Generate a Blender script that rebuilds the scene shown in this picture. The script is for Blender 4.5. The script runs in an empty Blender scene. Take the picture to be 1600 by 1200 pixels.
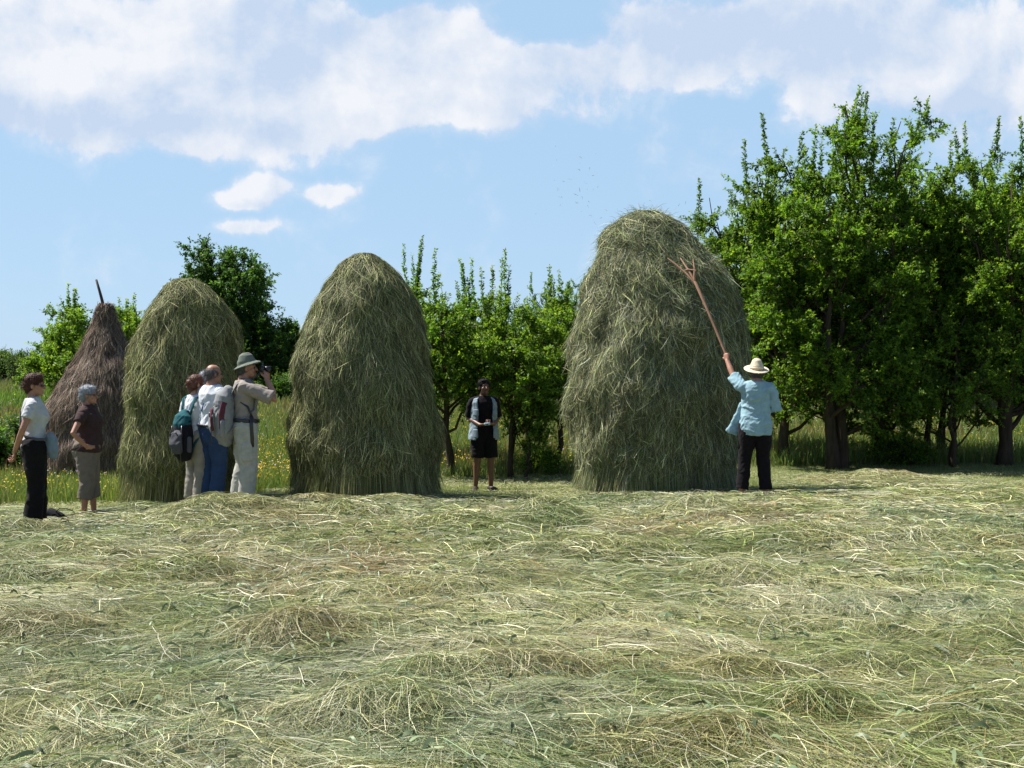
import bpy, math, random
import numpy as np
from mathutils import Vector, Matrix
R = math.radians
rng = np.random.default_rng(7)
random.seed(7)
SC = bpy.context.scene
COL = SC.collection

# ------------------------------------------------------------------ camera
CAMZ, F, HOR = 1.6, 1800.0, 570.0
cam_d = bpy.data.cameras.new('camera'); cam = bpy.data.objects.new('camera', cam_d); COL.objects.link(cam)
cam_d.sensor_width = 36; cam_d.lens = F/1600*36; cam_d.clip_end = 5000; cam_d.clip_start = 0.05
cam.location = (0, 0, CAMZ); cam.rotation_euler = (R(90)-math.atan(30/F), 0, 0)
SC.camera = cam

# ------------------------------------------------------------------ light
SUN_EL, SUN_AZ = R(56), R(20)          # azimuth: from -X swung towards +Y
sdir = Vector((-math.cos(SUN_EL)*math.cos(SUN_AZ), math.cos(SUN_EL)*math.sin(SUN_AZ), math.sin(SUN_EL)))
sd = bpy.data.lights.new('sun', 'SUN'); sd.energy = 5.0; sd.angle = R(0.5); sd.color = (1, .96, .88)
so = bpy.data.objects.new('sun', sd); COL.objects.link(so)
so.rotation_euler = sdir.to_track_quat('Z', 'Y').to_euler(); so.location = (0, 0, 40)
SC.view_settings.view_transform = 'Standard'; SC.view_settings.look = 'None'
SC.view_settings.exposure = 1.12; SC.view_settings.gamma = 1

# ------------------------------------------------------------------ node helper
class NT:
    def __init__(s, nt): s.nt = nt
    def n(s, typ, **kw):
        nd = s.nt.nodes.new(typ)
        ins = kw.pop('ins', {})
        for k, v in kw.items(): setattr(nd, k, v)
        for k, v in ins.items():
            if isinstance(v, bpy.types.NodeSocket): s.nt.links.new(v, nd.inputs[k])
            else: nd.inputs[k].default_value = v
        return nd
    def l(s, a, b): s.nt.links.new(a, b)
    def math(s, op, a, b=0.0, c=None, clamp=False):
        nd = s.n('ShaderNodeMath', operation=op, use_clamp=clamp, ins={0: a, 1: b})
        if c is not None:
            if isinstance(c, bpy.types.NodeSocket): s.l(c, nd.inputs[2])
            else: nd.inputs[2].default_value = c
        return nd.outputs[0]

# ------------------------------------------------------------------ world: sky with clouds
w = bpy.data.worlds.new('World'); SC.world = w; w.use_nodes = True
T = NT(w.node_tree); w.node_tree.nodes.clear()
sky = T.n('ShaderNodeTexSky', sky_type='NISHITA', sun_disc=False, sun_elevation=SUN_EL, altitude=300,
          air_density=1.0, dust_density=.35, ozone_density=1.6)
sky.sun_rotation = math.atan2(sdir.x, sdir.y)
tc = T.n('ShaderNodeTexCoord')
sep = T.n('ShaderNodeSeparateXYZ', ins={0: tc.outputs['Generated']})
yy = T.math('MAXIMUM', sep.outputs[1], .08)
zc = T.math('MAXIMUM', sep.outputs[2], -.02)
u = T.math('DIVIDE', sep.outputs[0], yy); v = T.math('DIVIDE', zc, yy)
uv = T.n('ShaderNodeCombineXYZ', ins={0: u, 1: v, 2: 0.0}).outputs[0]
warpn = T.n('ShaderNodeTexNoise', noise_dimensions='2D', ins={'Vector': uv, 'Scale': 9.0, 'Detail': 5.0, 'Roughness': .55})
wv = T.n('ShaderNodeVectorMath', operation='SUBTRACT', ins={0: warpn.outputs['Color'], 1: (.5, .5, .5)})
wv2 = T.n('ShaderNodeVectorMath', operation='MULTIPLY', ins={0: wv.outputs[0], 1: (.075, .05, 0)})
uvw = T.n('ShaderNodeVectorMath', operation='ADD', ins={0: uv, 1: wv2.outputs[0]}).outputs[0]
CL = [  # direction-space cloud banks: centre and radii in 1/1800 rad-like units, weight
 (120,70,300,150,.95),(400,90,260,150,.9),(620,110,240,110,.85),(700,60,130,90,.55),(250,170,340,62,.85),(540,175,240,60,.55),(60,170,260,60,.6),(340,215,300,36,.45),(700,100,160,110,.4),
 (1000,70,230,105,.9),(860,140,130,70,.7),(770,190,70,38,.5),(1130,100,160,60,.55),(640,160,160,60,.4),
 (1330,95,190,110,.75),(1500,70,220,120,.9),(1240,40,220,80,.5),(1560,170,160,70,.6),(1260,160,90,70,.5),
 (405,308,90,36,.85),(370,316,70,22,.5),(526,311,52,26,.85),(392,364,100,21,.85),(430,248,190,34,.62),(130,236,100,22,.42),(280,232,80,24,.45),
 (-300,80,400,160,.9),(1950,90,320,140,.8),(-250,300,200,40,.5),(2000,300,150,40,.5),
 (868,28,70,60,-1.0),(776,132,40,28,-.35),(660,8,70,26,-.5),(1130,165,100,30,-.3),(590,20,50,22,-.25)]
tot = None
for cx, cy, rx, ry, a in CL:
    m = T.n('ShaderNodeVectorMath', operation='MULTIPLY_ADD', ins={0: uvw, 1: (F/rx, F/ry, 0), 2: (-(cx-800)/rx, -(HOR-cy)/ry, 0)})
    ln = T.n('ShaderNodeVectorMath', operation='LENGTH', ins={0: m.outputs[0]})
    mr = T.n('ShaderNodeMapRange', interpolation_type='SMOOTHERSTEP', ins={0: ln.outputs['Value'], 1: 1.25, 2: .15, 3: 0.0, 4: a})
    tot = mr.outputs[0] if tot is None else T.math('ADD', tot, mr.outputs[0])
nz = T.n('ShaderNodeTexNoise', noise_dimensions='2D', ins={'Vector': uv, 'Scale': 10.0, 'Detail': 10.0, 'Roughness': .6, 'Distortion': .1})
nzc = T.math('SUBTRACT', nz.outputs[0], .5)
nf = T.n('ShaderNodeTexNoise', noise_dimensions='2D', ins={'Vector': uvw, 'Scale': 34.0, 'Detail': 6.0, 'Roughness': .6})
dens = T.math('MULTIPLY_ADD', nzc, 1.7, T.math('MULTIPLY_ADD', T.math('SUBTRACT', nf.outputs[0], .5), .75, tot))
# never an empty sky outside the picture
soft = T.n('ShaderNodeMapRange', interpolation_type='SMOOTHERSTEP', ins={0: dens, 1: -.1, 2: 1.1, 3: 0.0, 4: .6}).outputs[0]
crisp = T.n('ShaderNodeMapRange', interpolation_type='SMOOTHSTEP', ins={0: dens, 1: .30, 2: .80, 3: 0.0, 4: .95}).outputs[0]
hi_ = T.n('ShaderNodeMapRange', interpolation_type='SMOOTHSTEP', ins={0: v, 1: .45, 2: 1.0, 3: 1.0, 4: .08}).outputs[0]
mask = T.math('MULTIPLY', T.math('MAXIMUM', soft, crisp), hi_)
# cloud shading from a light-side offset sample of the same noise
off = T.n('ShaderNodeVectorMath', operation='ADD', ins={0: uv, 1: (-.010, .016, 0)}).outputs[0]
nz2 = T.n('ShaderNodeTexNoise', noise_dimensions='2D', ins={'Vector': off, 'Scale': 10.0, 'Detail': 6.0, 'Roughness': .55, 'Distortion': .1})
rel = T.math('SUBTRACT', nz.outputs[0], nz2.outputs[0])
big = T.n('ShaderNodeTexNoise', noise_dimensions='2D', ins={'Vector': uv, 'Scale': 4.2, 'Detail': 3.0, 'Roughness': .5}).outputs[0]
sb = None
for cx, cy, rx, ry, a in [(150,190,420,55,.75),(450,110,120,120,.35),(560,225,260,40,.3),(1110,70,170,80,.65),(1480,170,260,45,.6),(1300,60,80,60,.4),(640,40,90,60,.3),(400,325,70,10,.4),(-200,150,300,80,.6),(1900,150,260,80,.6)]:
    m = T.n('ShaderNodeVectorMath', operation='MULTIPLY_ADD', ins={0: uvw, 1: (F/rx, F/ry, 0), 2: (-(cx-800)/rx, -(HOR-cy)/ry, 0)})
    ln = T.n('ShaderNodeVectorMath', operation='LENGTH', ins={0: m.outputs[0]})
    mr = T.n('ShaderNodeMapRange', interpolation_type='SMOOTHERSTEP', ins={0: ln.outputs['Value'], 1: 1.2, 2: 0.0, 3: 0.0, 4: -a})
    sb = mr.outputs[0] if sb is None else T.math('ADD', sb, mr.outputs[0])
sh = T.math('ADD', T.math('MULTIPLY', rel, 2.6), T.math('ADD', T.math('MULTIPLY_ADD', big, 1.6, -.2), sb), clamp=True)
cc = T.n('ShaderNodeMix', data_type='RGBA', ins={0: sh, 6: (.60, .72, .91, 1), 7: (.94, .955, 1.0, 1)})
ccs = T.n('ShaderNodeVectorMath', operation='SCALE', ins={0: cc.outputs[2], 'Scale': 7.1})
skc = T.n('ShaderNodeVectorMath', operation='MULTIPLY', ins={0: sky.outputs[0], 1: (1.0, .98, 1.0)})
hf = T.n('ShaderNodeMapRange', interpolation_type='SMOOTHSTEP', ins={0: v, 1: .3, 2: 1.2, 3: .85, 4: .1}).outputs[0]
hz = T.n('ShaderNodeMix', data_type='RGBA', ins={0: hf, 6: skc.outputs[0], 7: (3.35, 4.95, 6.75, 1)})
mx = T.n('ShaderNodeMix', data_type='RGBA', ins={0: mask, 6: hz.outputs[2], 7: ccs.outputs[0]})
bg = T.n('ShaderNodeBackground', ins={0: mx.outputs[2], 1: .063})
wo = T.n('ShaderNodeOutputWorld', ins={0: bg.outputs[0]})

# ------------------------------------------------------------------ numpy noise
_tab = rng.random((256, 256))
def vnoise(x, y, s=1.0, o=0):
    x = np.asarray(x)*s+o*17.3+500; y = np.asarray(y)*s+o*7.7+500
    xi = np.floor(x).astype(int); yi = np.floor(y).astype(int); fx = x-xi; fy = y-yi
    fx = fx*fx*(3-2*fx); fy = fy*fy*(3-2*fy)
    a = _tab[xi & 255, yi & 255]; b = _tab[(xi+1) & 255, yi & 255]; c = _tab[xi & 255, (yi+1) & 255]; d = _tab[(xi+1) & 255, (yi+1) & 255]
    return (a*(1-fx)+b*fx)*(1-fy)+(c*(1-fx)+d*fx)*fy
def fbm(x, y, s=1.0, o=0, n=3):
    r = 0; a = 1; t = 0
    for i in range(n): r = r+a*vnoise(x, y, s*2**i, o+i*3); t += a; a *= .5
    return r/t
_wv = rng.normal(size=(10, 3)); _wp = rng.random(10)*6.28
def n3(P, s):                                   # cheap 3-D noise in -1..1
    P = P*s; r = 0
    W = P+0.6*np.sin(P[:, [1, 2, 0]]*1.7+1.3)
    for k in range(10): r = r+np.sin(W@(_wv[k]*1.6)+_wp[k])
    return r/4.5

# ------------------------------------------------------------------ mesh helpers
def link(o, parent=None):
    COL.objects.link(o)
    if parent is not None: o.parent = parent
    return o
def mesh_np(name, V, faces, mats, attr=None, smooth=False, midx=None):
    """faces: list of int arrays (n,k)"""
    me = bpy.data.meshes.new(name)
    V = np.asarray(V, dtype=np.float32).reshape(-1, 3)
    me.vertices.add(len(V)); me.vertices.foreach_set('co', V.ravel())
    fl = [np.asarray(f, dtype=np.int32) for f in faces if len(f)]
    tot = sum(f.size for f in fl); nf = sum(len(f) for f in fl)
    me.loops.add(tot); me.polygons.add(nf)
    me.loops.foreach_set('vertex_index', np.concatenate([f.ravel() for f in fl]))
    sizes = np.concatenate([np.full(len(f), f.shape[1], dtype=np.int32) for f in fl])
    st = np.zeros(nf, dtype=np.int32); st[1:] = np.cumsum(sizes)[:-1]
    me.polygons.foreach_set('loop_start', st)
    if midx is not None: me.polygons.foreach_set('material_index', np.asarray(midx, dtype=np.int32))
    if smooth: me.polygons.foreach_set('use_smooth', np.ones(nf, dtype=bool))
    for m in (mats if isinstance(mats, (list, tuple)) else [mats]): me.materials.append(m)
    if attr is not None:
        a = me.attributes.new('tint', 'FLOAT_COLOR', 'POINT')
        c = np.ones((len(V), 4), dtype=np.float32); c[:, :3] = attr
        a.data.foreach_set('color', c.ravel())
    me.update(calc_edges=True)
    return me
class MB:                                       # collects numpy pieces into one mesh
    def __init__(s): s.V = []; s.F = []; s.n = 0; s.C = []; s.M = []
    def add(s, V, F, col=None, m=0):
        V = np.asarray(V, dtype=float).reshape(-1, 3); F = [np.asarray(f, dtype=int)+s.n for f in F]
        s.V.append(V); s.F += F; s.M += [np.full(len(f), m) for f in F]; s.n += len(V)
        if col is None: col = (.5, .5, .5)
        c = np.empty((len(V), 3)); c[:] = col; s.C.append(c)
    def mesh(s, name, mats, smooth=False):
        return mesh_np(name, np.concatenate(s.V), s.F, mats, np.concatenate(s.C), smooth, np.concatenate(s.M))
    def build(s, name, mats, parent=None, smooth=False):
        return link(bpy.data.objects.new(name, s.mesh(name, mats, smooth)), parent)
def tag(o, label=None, cat=None, group=None, kind=None):
    if label: o['label'] = label
    if cat: o['category'] = cat
    if group: o['group'] = group
    if kind: o['kind'] = kind
    return o
def empty(name, loc, rz=0):
    o = bpy.data.objects.new(name, None); COL.objects.link(o)
    o.empty_display_size = .2; o.location = loc; o.rotation_euler = (0, 0, rz); return o

def nrm(a): return a/np.maximum(np.linalg.norm(a, axis=-1, keepdims=True), 1e-9)
def strands(P, W, side=None, taper=.35):
    """P (N,K,3) centre lines, W (N,) widths -> V, [F]"""
    N, K, _ = P.shape
    t = nrm(P[:, -1]-P[:, 0])
    if side is None: side = nrm(np.cross(t, rng.normal(size=(N, 3))))
    prof = np.ones(K); prof[-1] = taper; prof[0] = max(taper, .6)
    off = side[:, None, :]*(W[:, None, None]*.5*prof[None, :, None])
    V = np.stack([P-off, P+off], 2).reshape(-1, 3)
    b = (np.arange(N)*K*2)[:, None]+(np.arange(K-1)*2)[None, :]
    F = np.stack([b, b+1, b+3, b+2], -1).reshape(-1, 4)
    return V, F
def tubes(P, Rd, ns=6, cap=True):
    """P (N,K,3), Rd (N,K)"""
    N, K, _ = P.shape
    t = np.empty_like(P); t[:, 1:-1] = P[:, 2:]-P[:, :-2]; t[:, 0] = P[:, 1]-P[:, 0]; t[:, -1] = P[:, -1]-P[:, -2]; t = nrm(t)
    ref = np.where(np.abs(t[:, :1, 2:3]) > .8, np.array([1., 0, 0]), np.array([0, 0, 1.])) * np.ones((N, K, 1))
    u = nrm(np.cross(t, ref)); vv = np.cross(t, u)
    an = np.arange(ns)*2*np.pi/ns
    V = P[:, :, None]+Rd[:, :, None, None]*(np.cos(an)[None, None, :, None]*u[:, :, None]+np.sin(an)[None, None, :, None]*vv[:, :, None])
    b = (np.arange(N)*K*ns)[:, None, None]+(np.arange(K-1)*ns)[None, :, None]
    i = np.arange(ns)[None, None]; j = (i+1) % ns
    F = np.stack([b+i, b+j, b+ns+j, b+ns+i], -1).reshape(-1, 4)
    Fs = [F]
    if cap:
        c0 = (np.arange(N)*K*ns)[:, None]+np.arange(ns)[None, ::-1]; c1 = (np.arange(N)*K*ns+(K-1)*ns)[:, None]+np.arange(ns)[None]
        Fs += [c0, c1]
    return V.reshape(-1, 3), Fs

# ------------------------------------------------------------------ materials
def mat_tint(name, rough=.6, spec=.3, trans=.25, tcol=(1, 1, 1), var=0.0):
    m = bpy.data.materials.new(name); m.use_nodes = True; t = NT(m.node_tree); m.node_tree.nodes.clear()
    a = t.n('ShaderNodeAttribute', attribute_name='tint'); c = a.outputs['Color']
    if var:
        g = t.n('ShaderNodeNewGeometry'); nz_ = t.n('ShaderNodeTexNoise', ins={'Vector': g.outputs['Position'], 'Scale': 3.0, 'Detail': 3.0})
        mr_ = t.n('ShaderNodeMapRange', ins={0: nz_.outputs[0], 1: .3, 2: .7, 3: 1-var, 4: 1+var})
        c = t.n('ShaderNodeVectorMath', operation='SCALE', ins={0: c, 'Scale': mr_.outputs[0]}).outputs[0]
    p = t.n('ShaderNodeBsdfPrincipled', ins={'Base Color': c, 'Roughness': rough, 'Specular IOR Level': spec})
    out = p.outputs[0]
    if trans:
        tm = t.n('ShaderNodeVectorMath', operation='MULTIPLY', ins={0: c, 1: tcol})
        tr = t.n('ShaderNodeBsdfTranslucent', ins={0: tm.outputs[0]})
        out = t.n('ShaderNodeMixShader', ins={0: trans, 1: out, 2: tr.outputs[0]}).outputs[0]
    t.n('ShaderNodeOutputMaterial', ins={0: out}); return m
def mat(name, col, rough=.8, spec=.3, var=.12, scale=8.0, bump=0.0, bscale=60.0, col2=None, stretch=None, sheen=0.0, detail=5.0):
    m = bpy.data.materials.new(name); m.use_nodes = True; t = NT(m.node_tree); m.node_tree.nodes.clear()
    tc_ = t.n('ShaderNodeTexCoord'); co = tc_.outputs['Object']
    if stretch: co = t.n('ShaderNodeMapping', ins={0: co, 'Scale': stretch}).outputs[0]
    nz_ = t.n('ShaderNodeTexNoise', ins={'Vector': co, 'Scale': scale, 'Detail': detail, 'Roughness': .6})
    f = t.n('ShaderNodeMapRange', ins={0: nz_.outputs[0], 1: .32, 2: .68, 3: 0.0, 4: 1.0}).outputs[0]
    c1 = [max(0, x*(1-var)) for x in col]+[1]; c2 = list(col2)+[1] if col2 else [x*(1+var) for x in col]+[1]
    mx_ = t.n('ShaderNodeMix', data_type='RGBA', ins={0: f, 6: c1, 7: c2})
    p = t.n('ShaderNodeBsdfPrincipled', ins={'Base Color': mx_.outputs[2], 'Roughness': rough, 'Specular IOR Level': spec})
    if sheen: p.inputs['Sheen Weight'].default_value = sheen
    if bump:
        nb = t.n('ShaderNodeTexNoise', ins={'Vector': co, 'Scale': bscale, 'Detail': 4.0})
        bp = t.n('ShaderNodeBump', ins={'Strength': bump, 'Distance': .01, 'Height': nb.outputs[0]}); t.l(bp.outputs[0], p.inputs['Normal'])
    t.n('ShaderNodeOutputMaterial', ins={0: p.outputs[0]}); return m
M_hay = mat_tint('cut hay', .5, .35, .15)
M_leaf = mat_tint('leaf', .5, .25, .52, (1.45, 1.5, .5))
M_grass = mat_tint('grass blade', .55, .3, .35, (1.2, 1.2, .6))
M_petal = mat_tint('petal', .6, .2, .3)
M_bark = mat('bark', (.055, .042, .03), .95, .1, .35, 5.0, .8, 30.0, stretch=(3, 3, .6))
M_mat = mat('hay mat', (.16, .15, .07), .95, .1, .4, 14.0, .6, 90.0, col2=(.21, .22, .10))
M_core = mat('packed hay', (.07, .075, .03), .95, .1, .3, 10.0, .6, 60.0, col2=(.12, .12, .055))  # inner hay coloured darker, so gaps between the stalks read as shade
M_coreb = mat('weathered hay', (.10, .075, .06), .95, .1, .3, 10.0, .6, 60.0, col2=(.17, .135, .11))
M_wood = mat('fork wood', (.26, .145, .09), .75, .3, .2, 6.0, .3, 40.0, stretch=(4, 4, .5))
M_pole = mat('dark pole', (.06, .045, .04), .8, .2, .3, 9.0, .3, 40.0)

# ------------------------------------------------------------------ terrain
_gy = np.array([-50, 10.5, 11.5, 13, 15, 17.6, 19.5, 21, 24, 28, 34, 45, 60, 90, 200, 1500.])
_gz = np.array([0, 0, -.015, -.06, -.17, -.33, -.42, -.46, -.42, -.22, .12, .72, 1.2, 2.0, 3.0, 6.0])
def g0(y): return sum(np.interp(np.asarray(y)+o, _gy, _gz) for o in (-.6, -.2, .2, .6))/4
def G(x, y):
    x = np.asarray(x, float); y = np.asarray(y, float)
    f = np.clip((y-18)/20, 0, 1)
    ss = lambda t: np.clip(t, 0, 1)**2*(3-2*np.clip(t, 0, 1))
    side = (.055*ss((x-.8)/2)-.14*ss((-x-3.4)/1.6))*ss((y-8.5)/3.5)
    return g0(y)+side+.05*(vnoise(x, y, .35)-.5)*np.clip(f*3+.3, 0, 1)+f*.8*(vnoise(x, y, .05, 4)-.5)*np.clip((y-24)/30, 0, 1)
def PX(px, d): return (px-800)/F*d
def PZ(py, d): return CAMZ-(py-HOR)/F*d

def mat_ground():
    m = bpy.data.materials.new('meadow ground'); m.use_nodes = True; t = NT(m.node_tree); m.node_tree.nodes.clear()
    g = t.n('ShaderNodeNewGeometry'); P = g.outputs['Position']
    a = t.n('ShaderNodeTexNoise', ins={'Vector': P, 'Scale': .25, 'Detail': 6.0, 'Roughness': .6}).outputs[0]
    b = t.n('ShaderNodeTexNoise', ins={'Vector': P, 'Scale': 9.0, 'Detail': 8.0, 'Roughness': .7}).outputs[0]
    c1 = t.n('ShaderNodeMix', data_type='RGBA', ins={0: t.n('ShaderNodeMapRange', ins={0: a, 1: .35, 2: .65}).outputs[0], 6: (.055, .10, .025, 1), 7: (.12, .145, .045, 1)}).outputs[2]
    c2 = t.n('ShaderNodeMix', data_type='RGBA', ins={0: t.n('ShaderNodeMapRange', ins={0: b, 1: .4, 2: .7}).outputs[0], 6: c1, 7: (.16, .16, .075, 1)}).outputs[2]
    bp = t.n('ShaderNodeBump', ins={'Strength': .9, 'Distance': .05, 'Height': b})
    p = t.n('ShaderNodeBsdfPrincipled', ins={'Base Color': c2, 'Roughness': .95, 'Specular IOR Level': .1, 'Normal': bp.outputs[0]})
    t.n('ShaderNodeOutputMaterial', ins={0: p.outputs[0]}); return m
M_ground = mat_ground()
def gridmesh(xs, ys, H):
    X, Y = np.meshgrid(xs, ys, indexing='ij'); Z = H(X, Y); nx, ny = X.shape
    V = np.stack([X, Y, Z], -1).reshape(-1, 3)
    i = np.arange(nx-1)[:, None]*ny+np.arange(ny-1)[None]; F_ = np.stack([i, i+ny, i+ny+1, i+1], -1).reshape(-1, 4)
    return V, F_
xs = np.concatenate([-np.geomspace(1500, 16, 40), np.linspace(-15, 15, 76), np.geomspace(16, 1500, 40)])
ys = np.concatenate([np.linspace(-40, 2, 12), np.linspace(2.6, 32, 100), np.geomspace(33, 1500, 70)])
V_, F_ = gridmesh(xs, ys, G)
o = link(bpy.data.objects.new('ground', mesh_np('ground', V_, [F_], M_ground, smooth=True))); tag(o, kind='structure')

# ------------------------------------------------------------------ cut hay lying in the field
def at(px, py):                                  # a point on the ground
    d = 1800*1.6/(py-HOR)
    for _ in range(12): d = F*(CAMZ-float(G(PX(px, d), d)))/(py-HOR)
    return PX(px, d), d
# mounds: px, py, radius x, radius y, height
MND = [(375, 812, .62, .38, .155), (300, 818, .4, .35, .09), (860, 822, .38, .35, .17), (1090, 812, .38, .3, .14), (1375, 756, .75, .55, .13), (1560, 790, .6, .5, .08),
       (590, 1130, .28, .16, .09), (700, 1075, .38, .14, .07), (1160, 1075, .26, .14, .08), (840, 1065, .3, .15, .06), (470, 1005, .3, .18, .08), (20, 845, .35, .3, .13),
       (1270, 1130, .25, .12, .07), (1160, 915, .35, .25, .09), (300, 905, .3, .25, .07), (950, 865, .5, .3, .08), (1450, 850, .5, .3, .07), (150, 870, .5, .25, .07),
       (1380, 1060, .3, .15, .05), (60, 1000, .3, .2, .06), (660, 935, .4, .25, .07), (540, 812, .4, .3, .1), (720, 830, .4, .3, .07), (1270, 850, .35, .25, .08), (1080, 1190, .3, .15, .06),
       (935, 788, .28, .2, .05), (1010, 786, .3, .2, .045), (610, 790, .35, .25, .055), (505, 788, .3, .25, .06), (215, 800, .25, .2, .05)]
MND = [at(a, b)+(c, d, e) for a, b, c, d, e in MND]
def HH(x, y):
    z = G(x, y)
    z0 = z; far = 1-.9*np.clip((y-10.5)/2.5, 0, 1)
    z = z+.07*(fbm(x*.8, y, .9, 1, 2)-.5)+.085*(fbm(x*.6, y, 4.2, 5, 3)-.45)
    rm = np.abs(vnoise(x*.5, y, 1.7, 9)-.5); z = z+.03*np.clip(.22-rm, 0, 1)/.22
    z = z0+(z-z0)*far; bump = 0
    for mx_, my_, rx_, ry_, h_ in MND:
        bump = bump+h_*np.exp(-((x-mx_)/rx_)**2*1.2-((y-my_)/ry_)**2*1.2)
    return z+bump*(.55+.85*fbm(x, y, 4.5, 77, 2))+.012
def hay_dens(x, y):
    right = np.clip((x-2.5)/2, 0, 1)
    e0 = 12.3+right*3.2; e1 = 14.8+right*4.0
    b = np.clip(1-(y-e0)/(e1-e0), 0, 1)
    md = 0
    for mx_, my_, rx_, ry_, h_ in MND[:6]+MND[-5:]: md = np.maximum(md, np.exp(-((x-mx_)/rx_)**2-((y-my_)/ry_)**2))
    return np.maximum(b**1.3*(.30+.70*np.clip((fbm(x*.7, y, 1.3, 120, 3)-.36)/.16, 0, 1)), md)
PAL = np.array([(.56, .52, .28), (.46, .45, .18), (.31, .35, .11), (.18, .25, .065), (.70, .66, .47), (.34, .225, .10), (.20, .28, .145)])*.77
def hay_colors(x, y, n, z=None):
    a = fbm(x, y, 1.1, 20, 3); b = fbm(x, y, .8, 33, 3); c = rng.random(n)
    w_ = np.stack([1.2+0*a, 1.0+0*a, .7+5*np.clip(a-.5, 0, 1), .35+16*np.clip(a-.52, 0, 1), .55+9*np.clip(.46-a, 0, 1), .12+12*np.clip(b-.57, 0, 1), .3+14*np.clip(.45-b, 0, 1)], -1)
    w_ = np.cumsum(w_/w_.sum(-1, keepdims=True), -1); k = (c[:, None] > w_).sum(-1).clip(0, 6)
    return PAL[k]*np.where(rng.random((n, 1)) < .45, rng.uniform(.35, .8, (n, 1)), rng.uniform(.9, 1.65, (n, 1)))
def lay(cx, cy, ang, L, lift, arch, K=5, bend=None):
    n = len(cx); t = np.linspace(-.5, .5, K)[None]
    bend = rng.normal(0, .14, n) if bend is None else bend
    aa = ang[:, None]+bend[:, None]*t
    x = cx[:, None]+np.cos(aa)*L[:, None]*t; y = cy[:, None]+np.sin(aa)*L[:, None]*t
    z = HH(x, y)+lift[:, None]+arch[:, None]*(.25-t**2)*4+(rng.normal(0, 1, n)*.05*L)[:, None]*t
    return np.stack([x, y, z], -1)
mb = MB()
V_, F_ = gridmesh(np.arange(-8.2, 8.2, .05), np.arange(2.9, 20.0, .05), lambda x, y: HH(x, y)-.012-.12*(1-np.clip(hay_dens(x, y)*2.2, 0, 1)))
mb.add(V_, [F_], m=1)
def sample_bundles(nb, ymin, ymax, pw):
    y = (ymin**pw+(ymax**pw-ymin**pw)*rng.random(nb*2))**(1/pw); x = (rng.random(nb*2)-.5)*2*(.46*y+1.4)
    k = rng.random(nb*2) < hay_dens(x, y); return x[k][:nb], y[k][:nb]
def bundle_layer(nb, per, pw, ymin, ymax, wid, Lr, liftr):
    bx, by = sample_bundles(nb, ymin, ymax, pw); nb = len(bx)
    base = (fbm(bx, by, .5, 50, 2)-.5)*5.0
    ang = base+rng.normal(0, .55, nb)
    L = rng.uniform(*Lr, nb); sp = rng.uniform(.05, .16, nb); fan = rng.normal(0, .28, nb)
    lift = rng.uniform(*liftr, nb)
    c = np.repeat(np.arange(nb), per); n = len(c)
    s = rng.normal(0, 1, n); al = rng.normal(0, .12, n)
    x = bx[c]-np.sin(ang[c])*s*sp[c]+np.cos(ang[c])*al; y = by[c]+np.cos(ang[c])*s*sp[c]+np.sin(ang[c])*al
    a = ang[c]+fan[c]*s+rng.normal(0, .22, n)
    LL = L[c]*rng.uniform(.45, 1.2, n); P = lay(x, y, a, LL, lift[c]*rng.uniform(.2, 1.3, n), rng.uniform(-.004, .012, n)*(LL/.3))
    tr = nrm(np.cross(P[:, -1]-P[:, 0], np.array([0, 0, 1.])+rng.normal(0, .55, (n, 3))))
    W = rng.uniform(*wid, n)*np.clip(y/9, .8, 1.6)
    V, F2 = strands(P, W, tr)
    tint = np.repeat(rng.uniform(.75, 1.2, nb), per)[:, None]
    # bundles share a hue
    bc = hay_colors(bx, by, nb)[c]; C = (.45*bc+.55*hay_colors(x, y, n))*tint
    mb.add(V, [F2], np.repeat(C, 10, 0))
bundle_layer(3700, 50, 1.15, 3.9, 9, (.0012, .0029), (.2, .5), (0, .045))
bundle_layer(4200, 50, 1.6, 4.0, 15.5, (.0015, .0035), (.2, .5), (0, .05))
bundle_layer(1200, 40, 1.8, 12, 19.5, (.002, .0045), (.2, .5), (0, .06))
# loose single stalks, some springing up out of the mat
n = 46000
y = (4.0**1.5+(18**1.5-4.0**1.5)*rng.random(n))**(1/1.5); x = (rng.random(n)-.5)*2*(.46*y+1.3)
k = rng.random(n) < hay_dens(x, y); x, y = x[k], y[k]; n = len(x)
P = lay(x, y, rng.uniform(0, 6.28, n), rng.uniform(.08, .42, n), rng.uniform(.01, .06, n), rng.uniform(-.01, .05, n), bend=rng.normal(0, .5, n))
V, F2 = strands(P, rng.uniform(.0018, .0045, n)*np.clip(y/8, .8, 1.7)); mb.add(V, [F2], np.repeat(hay_colors(x, y, n)*rng.uniform(.8, 1.5, (n, 1)), 10, 0))
# pale thick straws that catch the sun
n = 2200
y = (4.1**1.3+(15**1.3-4.1**1.3)*rng.random(n))**(1/1.3); x = (rng.random(n)-.5)*2*(.46*y+1.3)
P = lay(x, y, rng.normal(.2, 1.0, n), rng.uniform(.15, .55, n), rng.uniform(.03, .07, n), rng.uniform(0, .03, n), bend=rng.normal(0, .3, n))
V, F2 = strands(P, rng.uniform(.0025, .0048, n)*np.clip(y/8, .8, 1.4), taper=.6); mb.add(V, [F2], np.repeat(np.array([.56, .54, .40])*rng.uniform(.6, 1.15, (n, 1)), 10, 0))
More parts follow.
